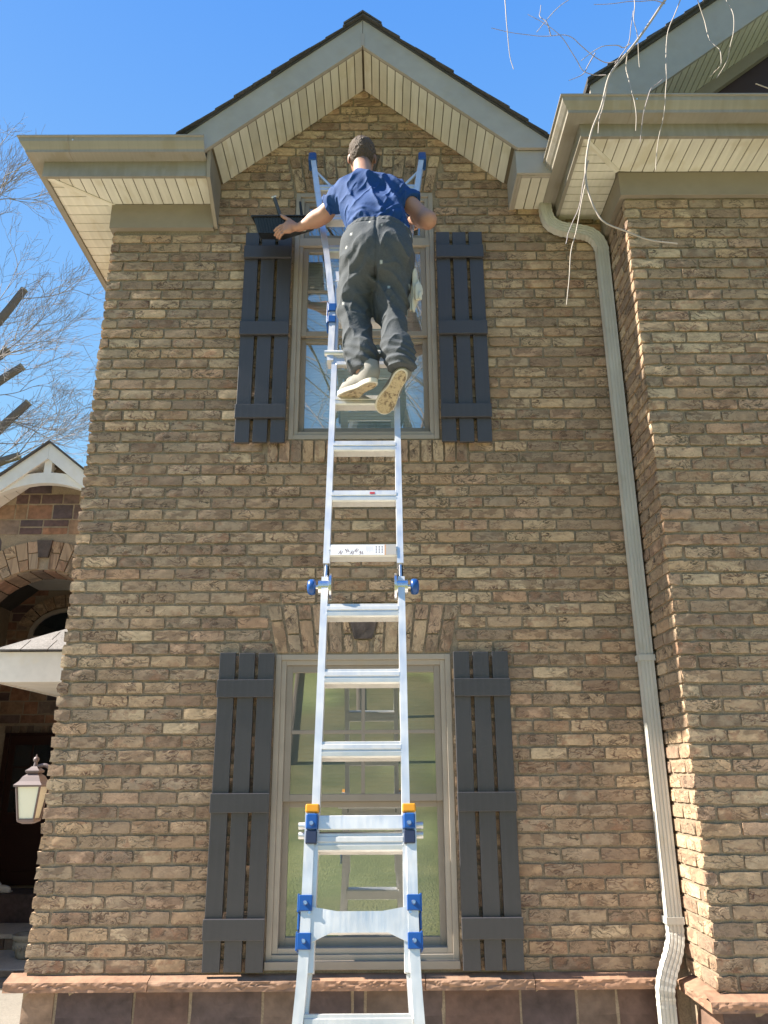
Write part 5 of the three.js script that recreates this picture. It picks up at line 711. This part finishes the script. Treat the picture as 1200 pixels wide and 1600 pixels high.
{
  const man = thing('person', 'person in blue t-shirt and grey trousers on the ladder holding a paint tray', 'person', [-0.05, 3.9, 0.8]);
  const shL = [-0.205, 5.337, 0.608], elL = [-0.344, 5.267, 0.475], wrL = [-0.499, 5.250, 0.387], shR = [0.098, 5.331, 0.609], elR = [0.272, 5.090, 0.655], wrR = [0.189, 5.306, 0.396];
  const HC = [-0.110, 5.687, 0.489];
  // skin
  const head = blend([ell([HC[0], HC[1] + 0.012, HC[2] + 0.004], [0.077, 0.098, 0.097]), ell([HC[0], HC[1] - 0.055, HC[2] - 0.035], [0.058, 0.068, 0.062]), cone([HC[0] - 0.02, HC[1] - 0.088, HC[2] - 0.078], [HC[0] + 0.02, HC[1] - 0.088, HC[2] - 0.078], 0.022, 0.022)], 0.04);
  const ears = blend([ell([HC[0] - 0.081, HC[1] - 0.018, HC[2] + 0.008], [0.009, 0.032, 0.018]), ell([HC[0] + 0.081, HC[1] - 0.018, HC[2] + 0.008], [0.009, 0.032, 0.018])], 0.004);
  const nose = cone([HC[0], HC[1] + 0.01, HC[2] - 0.092], [HC[0], HC[1] - 0.028, HC[2] - 0.108], 0.009, 0.014);
  const face = (x, y, z) => { let d = smin(smin(head(x, y, z), ears(x, y, z), 0.012), nose(x, y, z), 0.014); for (const s of [-1, 1]) d = -smin(-d, Math.hypot(x - HC[0] - s * 0.031, (y - HC[1] - 0.008) * 1.4, z - HC[2] + 0.098) - 0.012, 0.014); const m = Math.hypot((x - HC[0]) * 0.5, (y - HC[1] + 0.058) * 3, z - HC[2] + 0.098) - 0.011; return -smin(-d, m, 0.006); };
  const neck = cone([-0.094, 5.421, 0.583], [-0.108, 5.590, 0.525], 0.062, 0.055);
  const torso = blend([cone([-0.175, 5.318, 0.610], [0.068, 5.318, 0.610], 0.058, 0.058), ell([-0.052, 5.18, 0.647], [0.150, 0.17, 0.092]), ell([-0.012, 4.980, 0.744], [0.135, 0.16, 0.095])], 0.09);
  const legs = blend([cone([-0.080, 4.740, 0.790], [0.070, 4.740, 0.790], 0.11, 0.11), cone([-0.10, 4.66, 0.80], [-0.155, 4.42, 0.755], 0.08, 0.058), cone([-0.155, 4.42, 0.755], [-0.085, 4.0, 0.86], 0.06, 0.042), cone([0.065, 4.66, 0.81], [0.058, 4.40, 0.79], 0.08, 0.058), cone([0.068, 4.40, 0.79], [0.095, 4.02, 0.90], 0.06, 0.042)], 0.07);
  const arms = blend([cone(shL, elL, 0.056, 0.045), cone([elL[0] + 0.012, elL[1] - 0.002, elL[2] + 0.016], [mix(elL[0], wrL[0], 0.35), mix(elL[1], wrL[1], 0.35), mix(elL[2], wrL[2], 0.35)], 0.043, 0.044), cone([mix(elL[0], wrL[0], 0.3), mix(elL[1], wrL[1], 0.3), mix(elL[2], wrL[2], 0.3)], wrL, 0.044, 0.027), cone(shR, elR, 0.057, 0.043), cone(elR, [mix(elR[0], wrR[0], 0.35), mix(elR[1], wrR[1], 0.35), mix(elR[2], wrR[2], 0.35)], 0.042, 0.043), cone([mix(elR[0], wrR[0], 0.3), mix(elR[1], wrR[1], 0.3), mix(elR[2], wrR[2], 0.3)], wrR, 0.043, 0.028), ell([elR[0] + 0.004, elR[1] - 0.004, elR[2] + 0.008], [0.042, 0.043, 0.043])], 0.035);
  const body = (x, y, z) => smin(smin(smin(torso(x, y, z), legs(x, y, z), 0.08), arms(x, y, z), 0.05), neck(x, y, z), 0.05);
  const bodyHead = (x, y, z) => (y > 5.40 ? smin(body(x, y, z), face(x, y, z), 0.03) : body(x, y, z));
  // hands: palm and five separate fingers; the left one holds the tray between thumb and fingers, the right one grips the ladder rail
  const handL = (() => {
    const palm = blend([cone([-0.495, 5.250, 0.389], [-0.553, 5.260, 0.378], 0.026, 0.024), cone([-0.553, 5.283, 0.375], [-0.556, 5.233, 0.384], 0.021, 0.019), cone([-0.579, 5.292, 0.369], [-0.580, 5.231, 0.380], 0.015, 0.0135)], 0.022);
    const chain = (ps, rs) => { const o = []; for (let i = 0; i < ps.length - 1; i++) o.push(cone(ps[i], ps[i + 1], rs[i], rs[i + 1])); return blend(o, 0.006); };
    const fingers = [chain([[-0.578, 5.288, 0.371], [-0.616, 5.276, 0.367], [-0.640, 5.266, 0.358], [-0.655, 5.257, 0.348]], [0.0105, 0.0097, 0.009, 0.008]), chain([[-0.581, 5.270, 0.374], [-0.622, 5.252, 0.366], [-0.644, 5.240, 0.350], [-0.654, 5.236, 0.332]], [0.0108, 0.0098, 0.009, 0.008]), chain([[-0.581, 5.252, 0.377], [-0.618, 5.231, 0.367], [-0.636, 5.221, 0.348], [-0.642, 5.222, 0.328]], [0.0104, 0.0096, 0.0088, 0.0078]), chain([[-0.578, 5.236, 0.379], [-0.608, 5.214, 0.369], [-0.622, 5.206, 0.352], [-0.626, 5.208, 0.335]], [0.0096, 0.0086, 0.008, 0.0072])];
    const thumb = chain([[-0.523, 5.269, 0.380], [-0.564, 5.314, 0.372], [-0.596, 5.345, 0.362], [-0.621, 5.369, 0.350]], [0.0165, 0.0125, 0.011, 0.009]);
    return (x, y, z) => { let d = palm(x, y, z); let m = 1; for (const q of fingers) m = Math.min(m, q(x, y, z)); return smin(smin(d, m, 0.009), thumb(x, y, z), 0.012); };
  })();
  const handR = (() => {
    const c = [0.208, 5.355, 0.280];
    const palm = blend([cone(wrR, [0.191, 5.339, 0.347], 0.027, 0.027), cone([0.181, 5.339, 0.337], [0.175, 5.395, 0.310], 0.022, 0.020)], 0.02);
    const o = []; for (let i = 0; i < 4; i++) { const y = 5.328 + i * 0.021, l = [0.9, 1.05, 1, 0.82][i]; o.push(blend([cone([0.180, y + 0.004, 0.330 - i * 0.006], [0.190, y + 0.002, 0.290 - i * 0.006], 0.0105, 0.0095), cone([0.190, y + 0.002, 0.290 - i * 0.006], [0.190 + 0.03 * l, y, 0.266 - i * 0.006], 0.0095, 0.0085), cone([0.190 + 0.03 * l, y, 0.266 - i * 0.006], [0.190 + 0.05 * l, y, 0.273 - i * 0.006], 0.0085, 0.0075)], 0.006)); }
    const thumb = blend([cone([0.199, 5.341, 0.349], [0.228, 5.376, 0.329], 0.015, 0.012), cone([0.228, 5.376, 0.329], [0.249, 5.406, 0.302], 0.012, 0.009)], 0.01);
    return (x, y, z) => { let m = 1; for (const q of o) m = Math.min(m, q(x, y, z)); return smin(smin(palm(x, y, z), m, 0.009), thumb(x, y, z), 0.012); };
  })();
  const skinC = (x, y, z) => { const h = sstep(HC[1] - 0.13, HC[1] - 0.06, y) * sstep(HC[2] - 0.01, HC[2] + 0.03, z) * (0.7 + 0.5 * n3(x * 120, y * 120, z * 120)), e = sstep(0.074, 0.082, Math.abs(x - HC[0])) * (y > 5.62 ? 1 : 0), b = n3(x * 22, y * 22, z * 22), s = mix3([0.40 + 0.03 * b, 0.215, 0.145], [0.46, 0.18, 0.12], e * 0.8); return mix3(s, [0.11, 0.07, 0.05], clamp(h) * 0.75); };
  const skinG = [mesh(bodyHead, [-0.54, 3.93, 0.30], [0.36, 5.90, 1.0], 0.0085), mesh((x, y, z) => handL(x, y, z), [-0.72, 5.15, 0.27], [-0.46, 5.42, 0.45], 0.003), mesh((x, y, z) => handR(x, y, z), [0.13, 5.24, 0.20], [0.29, 5.48, 0.44], 0.0032), mesh(face, [HC[0] - 0.10, HC[1] - 0.13, HC[2] - 0.135], [HC[0] + 0.10, HC[1] + 0.12, HC[2] + 0.12], 0.0035, skinC)].map((g) => { if (!g.attributes.color) { const p = g.attributes.position, c = new Float32Array(p.count * 3); for (let i = 0; i < p.count; i++) c.set(skinC(p.getX(i), p.getY(i), p.getZ(i)), i * 3); g.setAttribute('color', new THREE.BufferAttribute(c, 3)); } return g; });
  add(man, 'body', mergeGeometries(skinG), M.skin);
  add(man, 'eyes', clean([-1, 1].map((s) => new THREE.SphereGeometry(0.011, 12, 10).translate(HC[0] + s * 0.031, HC[1] + 0.008, HC[2] - 0.086))), M.white);
  // short brown hair: thick on top, tapering to the nape
  const cap = ell([HC[0], HC[1] + 0.014, HC[2] + 0.006], [0.084, 0.106, 0.104]), nape = ell([HC[0], HC[1] - 0.048, HC[2] + 0.045], [0.060, 0.05, 0.040]);
  add(man, 'hair', mesh((x, y, z) => { const line = HC[1] - 0.072 + 0.016 * (n3(x * 90, y * 40, z * 90) - 0.5) + 0.30 * Math.max(0, HC[2] + 0.055 - z) + 0.35 * Math.max(0, 0.02 - (z - HC[2])) * 1; const ear = Math.hypot((x - HC[0]) * 0.15, y - HC[1] + 0.018, z - HC[2] - 0.006) - 0.036; const nz = (n3(x * 190, y * 120, z * 190) - 0.5) * 0.005 + (n3(x * 75, y * 60, z * 75) - 0.5) * 0.005; let d = smin(cap(x, y, z), nape(x, y, z), 0.03) + nz - 0.007 * sstep(HC[1], HC[1] + 0.09, y) + 0.006 * sstep(HC[1] - 0.02, HC[1] - 0.075, y); d = Math.max(d, line - y + nz); return Math.max(d, -ear); }, [HC[0] - 0.105, HC[1] - 0.12, HC[2] - 0.12], [HC[0] + 0.105, HC[1] + 0.14, HC[2] + 0.13], 0.0034), M.hair);
  // t-shirt: sleeves to mid upper arm, neckline, hem over the waistband; folds run to the waist and the armpits
  const sl = (a, b, t) => [mix(a[0], b[0], t), mix(a[1], b[1], t), mix(a[2], b[2], t)];
  const endL = sl(shL, elL, 0.62), endR = sl(shR, elR, 0.42);
  const shirtBody = blend([cone([-0.172, 5.320, 0.609], [0.064, 5.320, 0.609], 0.066, 0.066), ell([-0.054, 5.19, 0.645], [0.166, 0.19, 0.108]), ell([-0.004, 4.98, 0.736], [0.160, 0.20, 0.114]), cone([-0.094, 5.348, 0.596], [-0.096, 5.450, 0.574], 0.100, 0.058)], 0.075);
  const sleeves = blend([cone(shL, endL, 0.064, 0.061), cone(shR, endR, 0.064, 0.062)], 0.02);
  const plane = (p, n) => (x, y, z) => (x - p[0]) * n[0] + (y - p[1]) * n[1] + (z - p[2]) * n[2];
  const nrm = (a, b) => { const d = [b[0] - a[0], b[1] - a[1], b[2] - a[2]], l = Math.hypot(...d); return d.map((q) => q / l); };
  const cutL = plane(endL, nrm(shL, elL)), cutR = plane(endR, nrm(shR, elR));
  const shirtF = (x, y, z) => {
    const w1 = n3(x * 9 + y * 5, y * 7 - x * 12, z * 8), w2 = Math.sin((y - 1.6 * (x + 0.03) * (x + 0.03) * 2 - 0.25 * x) * 105 + 9 * w1), low = sstep(5.12, 4.98, y);
    const r1 = 1 - Math.abs(2 * n3((x + 0.35 * (y - 5)) * 13, y * 4, z * 9 + 3) - 1), r2 = 1 - Math.abs(2 * n3((x - 0.5 * (y - 5)) * 22 + 7, y * 8, z * 14) - 1);
    const fold = 0.004 * w2 * low + 0.016 * (w1 - 0.5) - 0.020 * Math.pow(r1, 3) - 0.009 * Math.pow(r2, 3);
    const s = Math.max(sleeves(x, y, z), x < -0.17 ? cutL(x, y, z) : x > 0.07 ? cutR(x, y, z) : -1);
    let d = smin(shirtBody(x, y, z), s, 0.045) + fold;
    const hem = 4.86 - 0.22 * (x + 0.01) + 0.012 * (w1 - 0.5);
    d = Math.max(d, hem - y); return Math.max(d, y - 5.442 - 0.10 * (0.585 - z));
  };
  add(man, 't_shirt', mesh(shirtF, [-0.40, 4.84, 0.38], [0.32, 5.60, 0.93], 0.0058), M.shirt);
  // sweat trousers with folds behind the knees and bunching above the shoes
  const T = blend([cone([-0.055, 4.91, 0.752], [0.035, 4.90, 0.759], 0.122, 0.122), cone([-0.085, 4.80, 0.782], [0.042, 4.795, 0.783], 0.118, 0.118), ell([-0.092, 4.715, 0.855], [0.090, 0.14, 0.082]), ell([0.046, 4.710, 0.860], [0.090, 0.14, 0.082])], 0.10);
  const legL = blend([cone([-0.118, 4.67, 0.805], [-0.152, 4.42, 0.765], 0.096, 0.072), cone([-0.152, 4.42, 0.765], [-0.090, 4.06, 0.85], 0.071, 0.053), cone([-0.085, 4.10, 0.845], [-0.078, 4.015, 0.862], 0.068, 0.060)], 0.04), legR = blend([cone([0.070, 4.67, 0.81], [0.058, 4.42, 0.80], 0.096, 0.074), cone([0.058, 4.42, 0.80], [0.082, 4.10, 0.885], 0.073, 0.055), cone([0.084, 4.12, 0.88], [0.098, 4.0, 0.922], 0.066, 0.060)], 0.04);
  const splat = Array.from({ length: 8 }, () => [rr(-0.2, 0.22), rr(4.4, 4.98), rr(0.004, 0.008)]); splat.push([0.165, 4.53, 0.013], [0.172, 4.50, 0.012], [0.145, 4.90, 0.012], [0.04, 4.97, 0.012]);
  const trF = (x, y, z) => {
    const w1 = n3(x * 7 + 3, y * 6, z * 7), w2 = n3(x * 20, y * 16, z * 20), legsD = smin(legL(x, y, z), legR(x, y, z), 0.018);
    const kx = x < -0.02 ? -0.13 : 0.08, bunch = sstep(4.20, 4.05, y), knee = Math.exp(-Math.pow((y - 4.44) / 0.10, 2)), hip = Math.exp(-Math.pow((y - 4.62) / 0.10, 2));
    const r1 = 1 - Math.abs(2 * n3(x * 9 + y * 3, y * 3.2, z * 7 + 4) - 1), r2 = 1 - Math.abs(2 * n3(x * 17 - y * 4 + 9, y * 9, z * 14) - 1);
    const f = 0.020 * (w1 - 0.5) + 0.004 * (w2 - 0.5) - 0.020 * Math.pow(r1, 3) * sstep(4.85, 4.7, y) - 0.009 * Math.pow(r2, 3) + 0.006 * bunch * Math.sin(y * 130 + (x - kx) * 50 + 9 * w1) + 0.004 * knee * Math.sin(y * 65 + (x - kx) * 55 + 9 * w1) + 0.003 * hip * Math.sin((y + Math.abs(x) * 0.9) * 70 + 9 * w1);
    const seam = 0.007 * Math.exp(-Math.pow((x + 0.022 + 0.01 * (w1 - 0.5)) / 0.007, 2)) * sstep(4.5, 4.6, y) * sstep(0.8, 0.84, z), band = y - 4.935 + 0.22 * (x + 0.01) * (x > 0 ? 1 : -0.3) + 0.042, bandG = 0.004 * Math.exp(-band * band / 0.00003) + 0.0012 * Math.sin(x * 190 + z * 160) * sstep(-0.002, 0.008, band);
    let d = smin(T(x, y, z), legsD, 0.06) + f + seam + bandG; const cuff = x < 0.005 ? 3.992 - 0.12 * (x + 0.08) : 3.982;
    d = Math.max(d, cuff - y + 0.004 * (w1 - 0.5)); return Math.max(d, y - 4.935 + 0.22 * (x + 0.01) * (x > 0 ? 1 : -0.3));
  };
  add(man, 'trousers', mesh(trF, [-0.30, 3.94, 0.58], [0.28, 5.08, 1.06], 0.0065, (x, y, z) => { for (const s of splat) if (z > 0.8 && Math.hypot(x - s[0], (y - s[1]) * 0.7) < s[2]) return [0.5, 0.5, 0.47]; return [0.074, 0.082, 0.093]; }), M.trousers);
  // shoes: local x = toe, y = up from the sole
  const shoe = (heel, toe, up) => {
    const H = new THREE.Vector3(...heel), Tt = new THREE.Vector3(...toe), X = Tt.clone().sub(H).normalize(), Y = new THREE.Vector3(...up), Zv = new THREE.Vector3(); Y.addScaledVector(X, -Y.dot(X)).normalize(); Zv.crossVectors(X, Y);
    const m = new THREE.Matrix4().makeBasis(X, Y, Zv).setPosition(H), sc = 0.285 / 0.29;
    const upper = blend([ell([0.205, 0.042, 0], [0.082, 0.038, 0.047]), ell([0.12, 0.055, 0], [0.085, 0.048, 0.042]), ell([0.045, 0.06, 0], [0.048, 0.062, 0.036]), cone([0.045, 0.08, 0], [0.045, 0.125, 0], 0.042, 0.041)], 0.035);
    const f = (x, y, z) => Math.max(upper(x, y, z) + 0.004 * Math.sin(x * 130) * sstep(0.12, 0.16, x) * sstep(0.05, 0.07, y), 0.018 - y, y - 0.135 - 0.15 * (x - 0.045));
    const g = mesh(f, [-0.02, -0.01, -0.07], [0.31, 0.16, 0.07], 0.005); g.applyMatrix4(m);
    const s = add(man, 'shoe', g, M.shoe);
    const out = []; const Wd = (t) => 0.036 + 0.014 * sstep(0.3, 0.75, t) - 0.006 * Math.exp(-Math.pow((t - 0.42) / 0.16, 2)); for (let i = 0; i <= 24; i++) { const a = Math.PI * i / 24 - Math.PI / 2; const t = 0.5 + 0.5 * Math.sin(a); const end = Math.sqrt(Math.max(0, 1 - Math.pow(Math.abs(2 * t - 1), 5))); out.push([0.002 + 0.286 * t, Wd(t) * end * 1.02]); }
    const poly = [...out, ...out.slice(1, -1).reverse().map(([x, y]) => [x, -y * 0.93])];
    const sg = new THREE.ExtrudeGeometry(new THREE.Shape(poly.map((p) => new THREE.Vector2(...p))), { depth: 0.020, bevelEnabled: true, bevelSize: 0.003, bevelThickness: 0.003, bevelSegments: 2, curveSegments: 4 }); sg.rotateX(-Math.PI / 2); sg.translate(0, 0.002, 0);
    const bend = (q) => { const a = q.attributes.position; for (let i = 0; i < a.count; i++) { const x = a.getX(i); a.setY(i, a.getY(i) + 0.010 * sstep(0.2, 0.29, x)); } q.computeVertexNormals(); return q; };
    add(s, 'sole_edge', uvBox(bend(sg)).applyMatrix4(m), M.soleSide);
    const bt = new THREE.ShapeGeometry(new THREE.Shape(poly.map(([x, y]) => new THREE.Vector2(mix(0.145, x, 0.96), y * 0.93)))); bt.rotateX(Math.PI / 2); bt.translate(0, -0.0028, 0); add(s, 'sole', bend(bt).applyMatrix4(m), M.sole);
  };
  shoe([-0.025, 3.905, 0.925], [-0.20, 3.915, 0.715], [0.02, 1, 0.05]);
  shoe([0.118, 3.965, 0.945], [0.004, 3.835, 0.74], [0.0, 0.55, -0.84]);
}
{ // what he holds, and what hangs from his pocket
  const t = thing('paint_tray', 'black plastic paint tray held out in the left hand of the person on the ladder', 'paint tray', [-0.599, 5.298, 0.216]);
  const x0 = -0.793, x1 = -0.418, z0 = 0.165, z1 = 0.348, y1 = 5.364, TL = (p) => [p[0], p[1] + 0.42 * (z1 - p[2]), p[2]], rim = [[x0, z1], [x1, z1], [x1, z0], [x0, z0]];
  const bot = [[x0 + 0.03, z1 - 0.02, 5.249], [x0 + 0.17, z1 - 0.02, 5.244], [x1 - 0.01, z1 - 0.025, 5.314], [x1 - 0.01, z0 + 0.025, 5.314], [x0 + 0.17, z0 + 0.02, 5.244], [x0 + 0.03, z0 + 0.02, 5.249]].map(([x, z, y]) => [x, y, z]);
  const top = [[x0, y1, z1], [x0 + 0.16, y1, z1], [x1, y1, z1], [x1, y1, z0], [x0 + 0.16, y1, z0], [x0, y1, z0]], ins = (p) => [mix(-0.59, p[0], 0.985), p[1] + 0.003, mix(0.277, p[2], 0.985)];
  for (const l of [bot, top]) l.forEach((p, i) => { l[i] = TL(p); });
  const q = []; for (let i = 0; i < 6; i++) { const k = (i + 1) % 6; q.push([bot[i], bot[k], top[k], top[i]]); q.push([ins(top[i]), ins(top[k]), ins(bot[k]), ins(bot[i])]); }
  q.push([bot[0], bot[5], bot[4], bot[1]], [bot[1], bot[4], bot[3], bot[2]], [ins(bot[0]), ins(bot[1]), ins(bot[4]), ins(bot[5])], [ins(bot[1]), ins(bot[2]), ins(bot[3]), ins(bot[4])]);
  add(t, 'pan', quads(q), M.blackPlastic);
  add(t, 'rim', clean([bx(x0 - 0.012, x1 + 0.012, y1 - 0.006, y1 + 0.003, z1 - 0.002, z1 + 0.012), ...[[x0 - 0.012, x1 + 0.012, z0 - 0.012, z0 + 0.002], [x0 - 0.013, x0 + 0.002, z0 - 0.011, z1 + 0.011], [x1 - 0.002, x1 + 0.013, z0 - 0.011, z1 + 0.011]].map(([a, b, c, d]) => { const g = bx(a, b, y1 - 0.0065, y1 + 0.0035, c, d), p = g.attributes.position; for (let i = 0; i < p.count; i++) p.setY(i, p.getY(i) + 0.42 * (z1 - p.getZ(i))); return g; })]), M.blackPlastic);
  { const gs = []; for (let i = 0; i < 19; i++) { const u = (i + 0.5) / 19, x = mix(x0 + 0.012, x1 - 0.01, u), xb = mix(x0 + 0.04, x1 - 0.012, u), yb = u < 0.42 ? 5.252 : mix(5.252, 5.322, (u - 0.42) / 0.58); gs.push(cyl([xb, yb, z1 - 0.014], [x, y1 - 0.006, z1 + 0.002], 0.0035, 0.0035, 5)); } add(t, 'rib', clean(gs), M.blackPlastic); }
  const r = thing('paint_roller', 'small roller handle with a hollow pale end standing up from the paint tray', 'roller', [-0.608, 5.244, 0.303]);
  add(r, 'handle', (() => { const a = [-0.599, 5.310, 0.285], b = [-0.679, 5.561, 0.286]; return cyl(a, b, 0.010, 0.0125, 14); })(), std(0.06, 0.055, 0.05, 0.5));
  add(r, 'hollow_end', new THREE.TorusGeometry(0.0125, 0.0055, 8, 20).applyQuaternion(new THREE.Quaternion().setFromUnitVectors(new THREE.Vector3(0, 0, 1), new THREE.Vector3(-0.25, 0.62, 0.74).normalize())).translate(-0.680, 5.563, 0.286), M.white);
  const b = thing('paint_brush', 'thin brush handle standing up from the right end of the paint tray', 'brush', [-0.498, 5.322, 0.294]);
  add(b, 'handle', tube([[-0.486, 5.344, 0.271], [-0.495, 5.400, 0.285], [-0.504, 5.468, 0.292], [-0.510, 5.518, 0.293]], (u) => 0.006 + 0.003 * Math.sin(u * 3), 8, 12), M.black); add(b, 'bristles', bx(-0.502, -0.469, 5.318, 5.345, 0.260, 0.280, 0.004), M.rag);
  const rg = thing('rag', 'pale paint rag hanging from the right trouser pocket of the person', 'rag', [0.19, 4.5, 0.81]);
  const lobe = blend([cone([0.178, 4.64, 0.80], [0.200, 4.50, 0.815], 0.016, 0.026), cone([0.195, 4.53, 0.80], [0.172, 4.39, 0.82], 0.024, 0.014), cone([0.2, 4.52, 0.83], [0.205, 4.44, 0.845], 0.02, 0.014)], 0.02);
  add(rg, 'cloth', mesh((x, y, z) => lobe(x, y, z) + 0.005 * Math.sin((x + z * 0.8) * 190 + 5 * n3(x * 16, y * 10, z * 16)) + 0.010 * (n3(x * 24, y * 18, z * 24) - 0.5), [0.12, 4.35, 0.75], [0.26, 4.68, 0.90], 0.0045), M.rag);
}

// ---------- draw
const renderer = new THREE.WebGLRenderer({ antialias: true });
renderer.setSize(768, 1024); renderer.toneMapping = THREE.LinearToneMapping; renderer.toneMappingExposure = EXPOSURE; renderer.shadowMap.enabled = true;
renderer.render(scene, camera);
